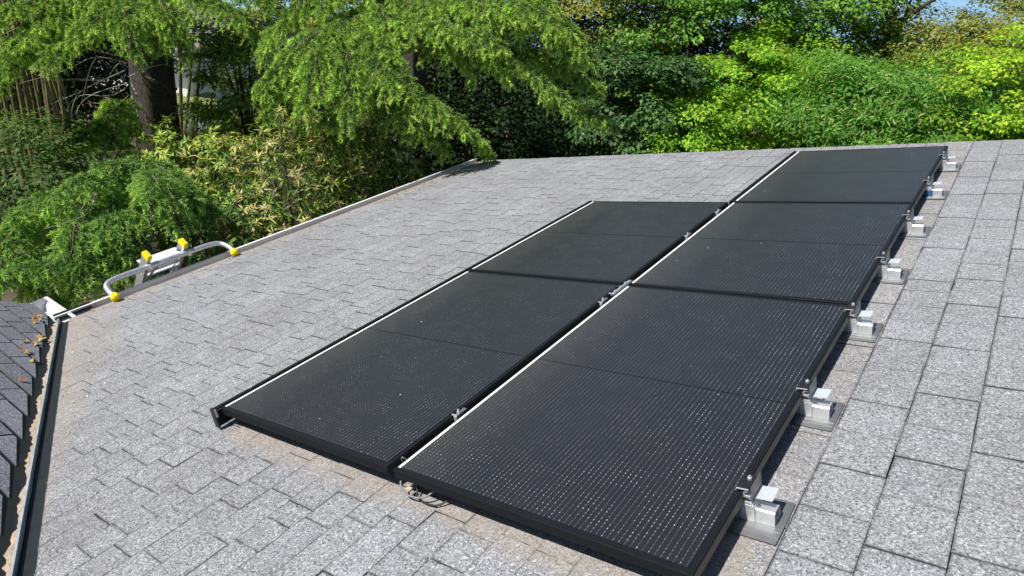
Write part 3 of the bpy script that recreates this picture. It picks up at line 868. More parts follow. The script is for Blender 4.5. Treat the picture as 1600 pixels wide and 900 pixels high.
RY = (1.196, 1.566)
topc = Vector((FA.x - 0.20, 0, FA.z + 0.185))
Lr = (topc.z - GROUND) / lean.z
def lp(s, y, across): return topc + Vector((0, y, 0)) - lean * s + perp * across
for y, sgn in zip(RY, (-1, 1)):        # C-channel side rails
    mb = MB()
    prof = [(-0.042, 0), (0.042, 0), (0.042, -0.034), (0.038, -0.034), (0.038, -0.004), (-0.038, -0.004), (-0.038, -0.034), (-0.042, -0.034)]
    n = len(prof); pts = []
    for s in (0.03, Lr - 0.02):
        for a, b in prof: pts.append(lp(s, y + sgn * b, a))
    fs = [tuple(range(n)), tuple(reversed(range(n, 2*n)))] + [(i, n+i, n+(i+1) % n, (i+1) % n) for i in range(n)]
    mb.poly(pts, fs)
    rail = lpart(mb, 'side_rail', M['alu'])
    mb = MB()
    ca = [lp(s, y + sgn * b, a) for s, e in ((0.038, 0.0), (0.004, 0.0), (-0.008, -0.008)) for a, b in ((-0.045 - e*0.9, 0.003 + e*0.5), (0.045 + e*0.9, 0.003 + e*0.5), (0.045 + e*0.9, -0.037 - e*0.5), (-0.045 - e*0.9, -0.037 - e*0.5))]
    mb.poly(ca, [(0,1,2,3), (11,10,9,8)] + [(k+i, k+(i+1) % 4, k+4+(i+1) % 4, k+4+i) for k in (0, 4) for i in range(4)])
    lpart(mb, 'rail_cap', M['yellow'])
for k in range(9):                     # D-section rungs
    mb = MB(); s = 0.26 + k * 0.305
    pr = [(0.016 * math.cos(a), 0.014 * math.sin(a)) for a in [math.pi * i / 8 for i in range(9)]]
    n = len(pr); pts = [lp(s, y, 0) + Vector((p, 0, q)) for y in (RY[0], RY[1]) for p, q in pr]
    mb.poly(pts, [tuple(range(n)), tuple(reversed(range(n, 2*n)))] + [(i, n+i, n+(i+1) % n, (i+1) % n) for i in range(n)])
    lpart(mb, 'rung', M['alu'])
def slab(pts, th):
    mb = MB(); a, b, c, d = [Vector(p) for p in pts]
    nn = (b - a).cross(d - a).normalized() * th
    mb.poly([a, b, c, d, a + nn, b + nn, c + nn, d + nn], [(3,2,1,0), (4,5,6,7), (0,1,5,4), (1,2,6,5), (2,3,7,6), (3,0,4,7)])
    return mb
lpart(slab([lp(0.145, RY[0] + 0.004, 0.0) + Vector((-0.10, 0, 0.02)), lp(0.145, RY[0] + 0.004, 0.0) + Vector((0.03, 0, 0.0)), lp(0.145, RY[1] - 0.004, 0.0) + Vector((0.03, 0, 0.0)), lp(0.145, RY[1] - 0.004, 0.0) + Vector((-0.10, 0, 0.02))], 0.004), 'bracket_plate', M['alu_white'])
lpart(slab([lp(0.30, RY[0] + 0.004, 0.0) + Vector((-0.06, 0, 0.01)), lp(0.30, RY[0] + 0.004, 0.0) + Vector((0.03, 0, 0.0)), lp(0.30, RY[1] - 0.004, 0.0) + Vector((0.03, 0, 0.0)), lp(0.30, RY[1] - 0.004, 0.0) + Vector((-0.06, 0, 0.01))], 0.004), 'bracket_plate', M['alu_white'])
for yy in (RY[0] + 0.10, RY[1] - 0.10):
    mb = MB(); mb.tube([Vector((bx, yy, bz)), lp(0.33, yy + (0.03 if yy > 1.4 else -0.03), 0.01)], 0.009, 6)
    lpart(mb, 'brace', M['alu'])
for yy in RY:
    mb = MB(); mb.box((bx - 0.024, yy - 0.012, bz - 0.024), (bx + 0.024, yy + 0.012, bz + 0.024))
    lpart(mb, 'u_bolt', M['alu'])

# ------------------------------------------------------------------ vegetation
def unit(a):
    return a / np.maximum(np.linalg.norm(a, axis=-1, keepdims=True), 1e-9)
def leaf_quads(c, nrm, d, ln, wd, fold=0.18):
    """rhombic leaves: c base (N,3), nrm face normal, d pointing direction"""
    d = unit(d - nrm * np.sum(d * nrm, -1, keepdims=True)); s = np.cross(nrm, d)
    ln = np.reshape(ln, (-1, 1)); wd = np.reshape(wd, (-1, 1))
    m_ = c + d * ln * 0.45
    v = np.stack([c, m_ + s * wd * 0.5 + nrm * wd * fold, c + d * ln - nrm * ln * 0.06, m_ - s * wd * 0.5 + nrm * wd * fold], 1)
    return v.reshape(-1, 3)
def tints(n, cols, wts, jit, r, k=4):
    idx = r.choice(len(cols), n, p=np.array(wts) / sum(wts))
    c = np.array(cols)[idx] * 2.15 * (1 + r.normal(0, jit, (n, 1))) * (1 + r.normal(0, jit * 0.3, (n, 3)))
    return np.repeat(np.clip(c, 0.004, 0.9), k, 0)
def rnd_dir(n, r): return unit(r.normal(size=(n, 3)))

def limb_path(pts, n=14):
    return np.array([tuple(p) for p in bez(pts, n)])

def tube_np(mbuilder, pts, r0, r1, n=5, mi=0):
    k = len(pts)
    mbuilder.tube(pts, [r0 + (r1 - r0) * (i / max(1, k - 1)) for i in range(k)], n, mi)

def conifer_foliage(paths, r, lat_len, step=0.06, droop=0.7, needles=4, tw_step=0.05, nlen=0.042, cols=None, wts=None, start=0.12, hang=0.42, lat_tubes=None, twl=0.135):
    """feathery drooping sprays along limb paths: list of (K,3) arrays"""
    V, T = [], []
    for path in paths:
        seg = np.diff(path, axis=0); sl = np.linalg.norm(seg, axis=1); cum = np.concatenate([[0], np.cumsum(sl)]); Ltot = cum[-1]
        ss = np.arange(Ltot * start, Ltot, step)
        for s in ss:
            i = min(np.searchsorted(cum, s) - 1, len(seg) - 1); i = max(i, 0)
            p = path[i] + seg[i] * ((s - cum[i]) / max(sl[i], 1e-6)); t = seg[i] / max(sl[i], 1e-6)
            rel = s / Ltot
            for side in (-1, 1):
                if r.random() < 0.2: continue
                side_d = np.cross(t, [0, 0, 1.0]) * side; side_d /= max(np.linalg.norm(side_d), 1e-6)
                d = side_d * r.uniform(0.7, 1.1) + t * r.uniform(0.3, 0.9) + np.array([0, 0, r.uniform(-0.25, 0.65)]); d /= np.linalg.norm(d)
                ll = lat_len * (0.3 + 0.8 * math.sin(math.pi * min(0.97, 0.18 + 0.8 * rel))) * r.uniform(0.55, 1.15)
                m_ = max(3, int(ll / tw_step) + 1)
                q = (np.arange(m_) + 0.5) / m_
                pos = p + np.outer(q * ll, d); pos[:, 2] -= droop * ll * q ** 2 * r.uniform(0.7, 1.2)
                if lat_tubes is not None and r.random() < 0.5:
                    tube_np(lat_tubes, [p] + [pos[j] for j in range(0, m_, 3)], 0.004, 0.0015, 3)
                for sgn in (-1, 1):
                    tdir = d * 0.55 + sgn * np.cross(d, [0, 0, 1.0]) * 0.75
                    td = tdir + np.stack([r.normal(0, 0.25, m_), r.normal(0, 0.25, m_), -hang * (0.2 + 1.5 * q) + r.normal(0, 0.35, m_)], 1); td = unit(td)
                    tl = twl * r.uniform(0.5, 1.3, m_) * (1.05 - 0.45 * q)
                    nt_ = 9
                    f = (np.arange(nt_) + 0.7) / nt_
                    bp = pos[:, None, :] + td[:, None, :] * (tl[:, None] * f[None, :])[..., None]
                    bp[..., 2] -= 0.45 * (tl[:, None] * f[None, :] ** 2)
                    bp = np.repeat(bp.reshape(-1, 3), needles, 0)
                    tdr = np.repeat(np.repeat(td, nt_, 0), needles, 0); N = len(bp); tdr = unit(tdr + np.array([0, 0, -0.6]) * np.repeat(np.tile(f, m_), needles)[:, None])
                    nd = unit(tdr * 0.8 + rnd_dir(N, r) * 0.8)
                    sd = unit(np.cross(nd, rnd_dir(N, r)))
                    L_ = nlen * r.uniform(0.7, 1.25, (N, 1)); w = 0.0062
                    tri = np.stack([bp - sd * w, bp + sd * w, bp + nd * L_], 1).reshape(-1, 3)
                    V.append(tri)
                    tone = np.repeat(np.repeat(r.normal(0, 0.16, m_), nt_), needles)
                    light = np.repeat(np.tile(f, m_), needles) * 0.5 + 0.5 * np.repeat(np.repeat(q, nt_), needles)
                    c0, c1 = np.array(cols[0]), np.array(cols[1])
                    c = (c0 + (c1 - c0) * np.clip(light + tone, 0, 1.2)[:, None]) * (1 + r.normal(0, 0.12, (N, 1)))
                    T.append(np.repeat(np.clip(c, 0.003, 0.9), 3, 0))
    return np.concatenate(V), np.concatenate(T)

def trunk_mesh(base, top, r0, r1, bend=0.1, nseg=18, nside=20, seed=1):
    rr = random.Random(seed); mb = MB(); pts = []; base = Vector(base); top = Vector(top)
    ph = [rr.uniform(0, 6.28) for _ in range(6)]
    for i in range(nseg + 1):
        s = i / nseg; c = base.lerp(top, s) + Vector((bend * math.sin(s * 3 + ph[0]), bend * math.sin(s * 2.3 + ph[1]), 0)) * s
        R_ = r0 + (r1 - r0) * s ** 0.8 + 0.25 * r0 * math.exp(-s * nseg * 0.8)
        for k in range(nside):
            a = 2 * math.pi * k / nside
            q = R_ * (1 + 0.07 * math.sin(5 * a + ph[2] + s * 2) + 0.05 * math.sin(9 * a + ph[3]) + (0.06 if k % 2 else -0.05) + rr.uniform(-0.025, 0.025))
            pts.append((c.x + q * math.cos(a), c.y + q * math.sin(a), c.z))
    fs = [(i*nside+k, i*nside+(k+1) % nside, (i+1)*nside+(k+1) % nside, (i+1)*nside+k) for i in range(nseg) for k in range(nside)]
    mb.poly(pts, fs); return mb

def conifer(name, label, base, top, r0, limbs, seed, lat_len, cols, group='drooping conifers beyond the eave', dead=None, **kw):
    r = np.random.default_rng(seed)
    base = Vector(base)
    t = thing(name, label, 'tree', base, (0, 0, 0), group)
    def tp(mbuilder, nm, mt, smooth=False):
        o = mbuilder.build(nm, mt, t, None, None, smooth); o.matrix_parent_inverse = Matrix.Translation(-base); return o
    tp(trunk_mesh(base, top, r0, r0 * 0.45, 0.12, seed=seed), 'trunk', M['bark'], True)
    paths = []
    for L in limbs:
        pth = limb_path(L, 8); paths.append(pth)
        mb = MB(); tube_np(mb, [tuple(p) for p in pth], 0.013, 0.003, 5)
        tp(mb, 'branch', M['twig_dark'], True)
    lat = MB()
    V, T = conifer_foliage(paths, r, lat_len, cols=cols, lat_tubes=lat, **kw)
    o = tp(lat, 'twigs', M['twig']); o['kind'] = 'stuff'
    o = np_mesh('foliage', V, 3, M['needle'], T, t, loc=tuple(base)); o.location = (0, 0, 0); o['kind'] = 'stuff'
    for pth in (dead or []):
        mb = MB(); tube_np(mb, [tuple(p) for p in limb_path(pth, 6)], 0.009, 0.002, 5)
        tp(mb, 'dead_branch', M['twig'], True)
    return t, len(V) // 3

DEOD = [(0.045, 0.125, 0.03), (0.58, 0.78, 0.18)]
DEOD2 = [(0.06, 0.16, 0.045), (0.50, 0.72, 0.20)]
B_ = lambda *p: Vector(p)
tri_count = 0
def conifer_c(*a, **k):
    global tri_count
    t, n = conifer(*a, **k); tri_count += n
    return t

# centre: broad weeping cedar whose branches arch over the far roof corner
conifer_c('weeping_cedar', 'broad weeping cedar arching over the far roof corner, bright feathery tips', (-6.47, 6.96, -3.90), (-6.47, 7.16, 3.33), 0.24, [
    [(-6.35, 6.25, 1.07), (-5.25, 5.61, 0.83), (-4.26, 5.69, 0.95), (-3.58, 5.94, 0.90), (-3.12, 6.09, 0.70), (-2.82, 6.20, 0.33)],
    [(-5.95, 6.36, 1.09), (-4.90, 5.95, 0.95), (-4.19, 6.12, 0.85), (-3.65, 6.34, 0.66), (-3.22, 6.54, 0.27)],
    [(-6.20, 6.09, 0.92), (-5.33, 5.22, 0.70), (-4.65, 5.19, 0.70), (-4.17, 5.33, 0.66), (-3.67, 5.56, 0.48)],
    [(-6.07, 6.20, 0.76), (-5.69, 5.12, 0.67), (-5.58, 4.30, 0.54), (-5.63, 3.83, 0.29), (-5.66, 3.51, 0.01)],
    [(-6.20, 6.08, 0.76), (-5.65, 4.86, 0.62), (-5.29, 4.13, 0.41), (-5.10, 3.80, 0.12), (-5.05, 3.57, -0.22)],
    [(-6.12, 6.00, 0.69), (-5.39, 4.83, 0.54), (-5.02, 4.27, 0.32), (-4.75, 4.04, 0.07), (-4.66, 3.88, -0.25)],
    [(-5.98, 5.98, 0.62), (-5.08, 4.85, 0.50), (-4.65, 4.52, 0.26), (-4.23, 4.70, -0.03), (-3.97, 5.09, -0.36), (-3.80, 5.46, -0.82)],
    [(-5.98, 5.98, 0.62), (-5.53, 4.95, 0.44), (-5.51, 4.29, 0.21), (-5.56, 3.84, 0.05), (-5.68, 3.56, -0.26)],
    [(-5.80, 6.17, 0.62), (-4.85, 5.64, 0.44), (-4.08, 5.73, 0.33), (-3.55, 5.95, 0.18), (-3.15, 6.25, -0.16), (-2.69, 6.65, -0.48)],
    [(-5.80, 6.17, 0.62), (-4.99, 6.05, 0.47), (-4.20, 6.28, 0.37), (-3.62, 6.64, 0.20), (-3.15, 6.97, -0.11)],
    [(-6.18, 6.03, 0.42), (-5.36, 4.77, 0.17), (-5.11, 4.20, -0.09), (-5.02, 3.90, -0.32)],
    [(-6.35, 6.26, 1.23), (-6.00, 5.44, 0.97), (-6.11, 4.67, 0.86), (-6.25, 4.26, 0.58), (-6.32, 4.08, 0.29)],
    [(-6.09, 6.53, 1.40), (-4.91, 6.23, 1.24), (-4.20, 6.39, 1.13), (-3.65, 6.61, 0.87)],
    [(-5.86, 5.70, 0.07), (-4.99, 5.04, -0.21), (-4.51, 4.99, -0.48), (-4.29, 5.09, -0.75)],
  ], 11, 0.35, DEOD)

# big trunk on the left with branches across the top corner
conifer_c('tall_cedar', 'tall old cedar with thick dark trunk among the bamboo', (-9.66, 3.90, -3.90), (-9.07, 4.92, 4.89), 0.40, [
    [(-9.66, 4.35, 1.09), (-8.95, 3.47, 0.77), (-8.60, 2.70, 0.59), (-8.52, 2.26, 0.41), (-8.63, 1.84, 0.19)],
    [(-9.64, 4.39, 1.09), (-8.64, 3.65, 0.78), (-8.04, 2.98, 0.58), (-7.96, 2.59, 0.40), (-8.07, 2.21, 0.14)],
    [(-9.64, 4.39, 1.09), (-8.60, 3.72, 0.78), (-8.00, 3.32, 0.63), (-7.71, 3.17, 0.45), (-7.67, 3.17, 0.23)],
    [(-9.64, 4.39, 1.09), (-8.46, 3.99, 0.78), (-7.86, 3.79, 0.61), (-7.65, 3.71, 0.40), (-7.56, 3.77, 0.13)],
    [(-9.62, 4.42, 1.09), (-8.56, 4.26, 0.92), (-7.80, 4.33, 0.73), (-7.42, 4.53, 0.59), (-7.27, 4.67, 0.31)],
    [(-9.63, 4.39, 0.92), (-8.64, 4.05, 0.60), (-8.21, 3.94, 0.40), (-8.06, 3.71, 0.15)],
    [(-9.67, 4.31, 0.92), (-8.94, 3.50, 0.93), (-8.75, 2.91, 0.82), (-8.74, 2.37, 0.71), (-8.86, 1.95, 0.51)],
    [(-9.67, 4.31, 0.92), (-9.19, 3.37, 0.60), (-9.01, 2.65, 0.28), (-8.92, 2.17, 0.03), (-8.98, 1.83, -0.24)],
    [(-9.61, 4.48, 1.34), (-8.47, 4.45, 1.16), (-7.84, 4.68, 0.95), (-7.35, 5.01, 0.73), (-7.19, 5.17, 0.48)],
    [(-9.43, 3.79, -0.72), (-8.64, 3.00, -0.80), (-8.37, 2.52, -0.87), (-8.30, 2.10, -0.89)],
    [(-9.42, 3.77, -0.81), (-8.59, 3.03, -0.93), (-8.18, 2.89, -1.00), (-7.93, 2.88, -1.08)],
  ], 12, 0.36, DEOD, dead=[
    [(-9.39, 3.82, -0.34), (-9.08, 3.24, -0.39), (-9.01, 2.83, -0.49), (-9.03, 2.41, -0.59)],
    [(-9.36, 3.80, -0.52), (-9.10, 3.12, -0.55), (-9.04, 2.86, -0.76), (-8.92, 3.00, -0.99)],
    [(-9.25, 3.80, -0.50), (-8.82, 3.66, -0.69), (-8.57, 3.58, -0.91), (-8.55, 3.56, -0.99)],
    [(-9.38, 3.88, -0.25), (-9.20, 3.37, -0.07), (-9.15, 2.90, -0.18), (-9.23, 2.35, -0.28)],
    [(-9.38, 3.90, -0.16), (-9.05, 3.03, 0.15), (-9.04, 2.63, 0.43), (-9.05, 2.25, 0.35)],
    [(-9.37, 3.74, -0.60), (-9.09, 3.37, -0.59), (-9.13, 3.05, -0.53), (-9.07, 2.88, -0.59), (-9.06, 2.79, -0.79)],
    [(-9.23, 3.75, -0.68), (-8.90, 3.62, -0.88), (-8.75, 3.55, -1.12)],
    [(-9.36, 3.83, -0.43), (-8.98, 4.00, -0.26), (-8.80, 4.13, -0.21)],
    [(-9.38, 3.90, -0.16), (-9.18, 3.59, -0.23), (-9.12, 3.38, -0.42)],
  ])

mb = MB(); rr = random.Random(44); tb_ = Vector((-9.66, 3.90, -0.97))
for k in range(110):
    a = rr.uniform(0, 6.28); z0 = rr.uniform(-1.6, 2.2); o_ = Vector((math.cos(a), math.sin(a), 0)); p0 = tb_ + o_ * 0.3 + Vector((0, 0, z0))
    L_ = rr.uniform(0.35, 1.1); p1 = p0 + o_ * L_ * 0.6 + Vector((rr.uniform(-0.2, 0.2), rr.uniform(-0.2, 0.2), rr.uniform(-0.25, 0.1)))
    p2 = p1 + o_ * L_ * 0.4 + Vector((rr.uniform(-0.25, 0.25), rr.uniform(-0.25, 0.25), rr.uniform(-0.45, 0.0)))
    tube_np(mb, bez([p0, p1, p2], 4), 0.006, 0.002, 3)
o = mb.build('dead_twigs', M['twig_grey'], bpy.data.objects['tall_cedar']); o.matrix_parent_inverse = Matrix.Translation(-Vector(bpy.data.objects['tall_cedar'].location)); o['kind'] = 'stuff'

# young cedar below the eave at the left
conifer_c('young_cedar', 'low spreading cedar behind the ladder and inside gutter corner', (-6.55, 1.74, -3.90), (-6.80, 2.02, -0.80), 0.11, [
    [(-6.81, 2.05, -0.72), (-6.66, 2.18, -0.88), (-5.94, 1.49, -0.58), (-6.13, 1.16, -0.80), (-6.00, 0.84, -0.82)],
    [(-6.81, 2.05, -0.72), (-6.27, 1.92, -0.62), (-6.29, 2.37, -0.71), (-5.47, 2.29, -0.76), (-5.58, 2.43, -1.11)],
    [(-6.81, 2.04, -0.75), (-6.50, 2.39, -0.87), (-5.24, 1.90, -0.53), (-5.17, 1.98, -0.84), (-5.02, 1.96, -0.96)],
    [(-6.70, 1.97, -0.82), (-6.39, 1.92, -0.97), (-5.62, 1.62, -0.92), (-5.30, 1.35, -0.96), (-5.12, 1.54, -1.19)],
    [(-6.69, 1.94, -0.89), (-6.27, 1.59, -1.07), (-5.55, 1.18, -0.92), (-5.37, 0.97, -1.11), (-5.52, 0.53, -1.08)],
    [(-6.59, 1.89, -0.93), (-5.94, 1.65, -0.98), (-5.87, 1.44, -1.19), (-5.32, 1.03, -1.18), (-5.25, 0.98, -1.37)],
    [(-6.57, 1.86, -0.99), (-6.27, 1.52, -1.06), (-6.17, 1.22, -1.28), (-5.69, 0.80, -1.35), (-5.59, 0.61, -1.37)],
    [(-6.57, 1.86, -0.99), (-5.58, 1.52, -1.30), (-5.16, 1.40, -1.21), (-5.24, 1.22, -1.37)],
    [(-6.80, 2.03, -0.79), (-7.13, 1.91, -1.06), (-6.55, 1.20, -0.96), (-5.85, 0.66, -0.97), (-6.53, 0.50, -1.24)],
    [(-6.56, 1.84, -1.06), (-5.91, 1.16, -1.17), (-5.74, 0.67, -1.17), (-5.52, 0.36, -1.17), (-5.81, 0.25, -1.30)],
    [(-6.81, 2.04, -0.75), (-6.29, 2.27, -0.88), (-5.71, 2.40, -0.94), (-5.29, 2.48, -1.11)],
    [(-6.56, 1.84, -1.06), (-5.33, 1.08, -1.12), (-5.46, 0.85, -1.53), (-5.28, 0.76, -1.45)],
  ], 13, 0.27, DEOD2, start=0.22, droop=0.9, dead=[
    [(-6.57, 1.86, -0.99), (-5.85, 1.47, -0.91), (-5.54, 1.16, -0.83), (-5.51, 0.92, -0.82)],
  ])

# ---- broadleaf crowns
def crown(name, label, cat, group, base, centre, rad, seed, cols, wts, n_clump, per, leaf, width, clump_r=0.38, up=0.45, mt='leaf', stems=7, trunk_r=0.07, shell=0.55, drop=0.15, dirw=None, flowers=None):
    """tree or shrub: trunk, limbs to the clumps, leaves spread through the clumps"""
    r = np.random.default_rng(seed)
    base = Vector(base); c = np.array(centre); rad = np.array(rad)
    t = thing(name, label, cat, base, (0, 0, 0), group)
    d = rnd_dir(n_clump, r); q = (shell + (1 - shell) * r.random((n_clump, 1)) ** 0.7)
    wob = 1 + 0.22 * np.sin(d[:, :1] * 4 + seed) * np.cos(d[:, 1:2] * 5 + seed * 2)
    cc = c + d * q * rad * wob
    cc = cc[cc[:, 2] > GROUND + 0.35]; n_clump = len(cc)
    # trunk and limbs
    mb = MB(); top = Vector(c) + Vector((0, 0, rad[2] * 0.15))
    mid = base.lerp(top, 0.55) + Vector((r.normal(0, 0.12), r.normal(0, 0.12), 0))
    tube_np(mb, bez([base, mid, top], 6), trunk_r, trunk_r * 0.4, 8)
    o = mb.build('trunk', M['bark'], t, None, None, True); o.matrix_parent_inverse = Matrix.Translation(-base)
    pick = r.choice(n_clump, min(stems, n_clump), replace=False)
    for k in pick:
        mb = MB(); a = base.lerp(top, float(r.uniform(0.35, 0.95))); e = Vector(cc[k])
        tube_np(mb, bez([a, a.lerp(e, 0.5) + Vector((0, 0, float(r.uniform(-0.1, 0.25)))), e], 5), trunk_r * 0.42, 0.008, 5)
        o = mb.build('branch', M['bark'], t, None, None, True); o.matrix_parent_inverse = Matrix.Translation(-base)
    N = n_clump * per
    ci = np.repeat(np.arange(n_clump), per)
    csz = clump_r * 0.82 * r.uniform(0.55, 1.4, n_clump)
    dd = rnd_dir(N, r); qq = r.random((N, 1)) ** 0.45
    flat = np.array([1.2, 1.2, 0.5])
    pos = cc[ci] + dd * qq * csz[ci][:, None] * flat
    outw = unit(pos - (c - np.array([0, 0, rad[2] * 0.4])))
    nrm = unit(outw * 0.5 + dd * 0.5 + np.array([0, 0, up * 2.0]) + SUN_N * 0.35 + r.normal(0, 0.38, (N, 3)))
    pd = unit(dd * 0.8 + outw * 0.5 + np.array([0, 0, -drop]) + r.normal(0, 0.5, (N, 3)))
    if dirw is not None: pd = unit(pd + np.array(dirw))
    ln = leaf * r.uniform(0.65, 1.3, N); wd = ln * width * r.uniform(0.8, 1.2, N)
    V = leaf_quads(pos, nrm, pd, ln, wd)
    T = tints(N, cols, wts, 0.16, r)
    cl = np.repeat(1 + r.normal(0, 0.12, n_clump), per)
    T = np.clip(T * np.repeat(cl, 4)[:, None], 0.003, 0.9)
    o = np_mesh('foliage', V, 4, M[mt], T, t, loc=tuple(base)); o.location = (0, 0, 0); o['kind'] = 'stuff'
    if flowers:
        nfl, fc, fs = flowers
        ii = r.choice(N, nfl, replace=False); fp = pos[ii] + outw[ii] * 0.03
        for p_ in fp:
            mb = MB()
            for a in range(5):
                an = a * 2 * math.pi / 5; dv = Vector((math.cos(an), math.sin(an), 0.35)); sv = Vector((-math.sin(an), math.cos(an), 0)) * fs * 0.45
                b0 = Vector(p_); mb.poly([b0, b0 + dv * fs * 0.6 + sv, b0 + dv * fs, b0 + dv * fs * 0.6 - sv], [(0, 1, 2, 3)])
            o = mb.build('flower', fc, t); o.matrix_parent_inverse = Matrix.Translation(-base)
    global tri_count
    tri_count += N * 2
    return t

LIME = [(0.19, 0.26, 0.03), (0.11, 0.18, 0.025), (0.28, 0.33, 0.05)]
MIDG = [(0.075, 0.15, 0.025), (0.045, 0.10, 0.02), (0.12, 0.20, 0.035)]
OLIV = [(0.12, 0.135, 0.024), (0.075, 0.09, 0.016), (0.17, 0.165, 0.045)]
DARK = [(0.026, 0.062, 0.016), (0.048, 0.10, 0.022), (0.015, 0.036, 0.011)]
BRIG = [(0.115, 0.215, 0.018), (0.065, 0.14, 0.014), (0.19, 0.28, 0.03)]
YELG = [(0.14, 0.225, 0.014), (0.08, 0.15, 0.012), (0.20, 0.27, 0.025)]
LANC = [(0.05, 0.125, 0.02), (0.08, 0.165, 0.025), (0.17, 0.22, 0.07)]

SUN_N = np.array(SUNV)
GR = 'leafy trees and bushes beyond the far roof edge'
crown('leafy_tree', 'olive-tinged leafy tree above the weeping cedar tips', 'tree', GR, (-5.50, 11.89, -3.90), (-5.66, 11.90, 0.43), (1.9, 1.9, 2.0), 31, OLIV, (5, 3, 4), 110, 170, 0.075, 0.6, 0.42)
crown('leafy_tree', 'tall mid green leafy tree above the red flowering bush', 'tree', GR, (-3.60, 11.68, -3.90), (-3.68, 11.70, 0.39), (2.0, 1.9, 2.2), 32, MIDG, (5, 4, 3), 150, 180, 0.085, 0.62, 0.42)
crown('leafy_bush', 'bright green rounded bush at the roof edge between flowering bush and willow-leaved bush', 'bush', GR, (-2.06, 10.13, -3.90), (-2.07, 10.14, -0.75), (1.35, 1.2, 1.25), 33, BRIG, (5, 3, 4), 130, 190, 0.062, 0.62, 0.30)
crown('leafy_tree', 'dark-gapped green tree behind the bright rounded bush', 'tree', GR, (-2.35, 13.12, -3.90), (-2.43, 13.14, 0.17), (2.0, 1.8, 2.2), 34, MIDG, (5, 3, 4), 130, 170, 0.085, 0.6, 0.42)
crown('willow_leaved_bush', 'dense bush with long narrow leaves and pale dry tips behind the farthest panel', 'bush', GR, (-0.13, 9.60, -3.90), (0.09, 9.56, -0.67), (1.55, 1.1, 1.0), 35, LANC, (5, 4, 1.0), 200, 230, 0.085, 0.24, 0.46, up=0.1, drop=-0.6)
crown('leafy_tree', 'olive tree with dark limbs showing against the sky', 'tree', GR, (-1.08, 16.44, -3.90), (-1.23, 16.45, 0.06), (2.9, 2.4, 1.9), 36, OLIV, (5, 3, 4), 170, 170, 0.085, 0.55, 0.48, stems=16, trunk_r=0.16)
crown('leafy_tree', 'olive-brown tree at the top right corner', 'tree', GR, (0.90, 13.62, -3.90), (1.09, 13.57, -0.28), (1.9, 1.8, 1.0), 37, OLIV, (5, 3, 5), 130, 170, 0.075, 0.55, 0.40)
crown('leafy_bush', 'yellow-green bush at the right end of the far roof edge', 'bush', GR, (1.39, 10.03, -3.90), (1.38, 10.03, -0.23), (1.1, 1.2, 1.05), 38, YELG, (5, 3, 4), 110, 190, 0.058, 0.65, 0.28)
RED = simple('red_petals', (0.45, 0.10, 0.03), 0.6)
crown('camellia', 'dark glossy bush with oval leaves and a few orange-red flowers', 'bush', GR, (-3.39, 8.91, -3.90), (-3.45, 8.90, -0.97), (1.0, 0.95, 1.2), 39, DARK, (5, 3, 3), 110, 150, 0.082, 0.52, 0.32, mt='glossy_leaf', up=0.3, flowers=(9, RED, 0.045))
crown('leafy_bush', 'small light green bush below the flowering bush at the roof edge', 'bush', GR, (-2.69, 8.92, -3.90), (-2.53, 9.01, -1.13), (0.8, 0.7, 0.6), 40, BRIG, (5, 3, 4), 60, 150, 0.06, 0.6, 0.26)
GL = 'shrubs below the gutter'
TAN = [(0.27, 0.23, 0.095), (0.06, 0.11, 0.015), (0.15, 0.19, 0.03), (0.02, 0.045, 0.01)]

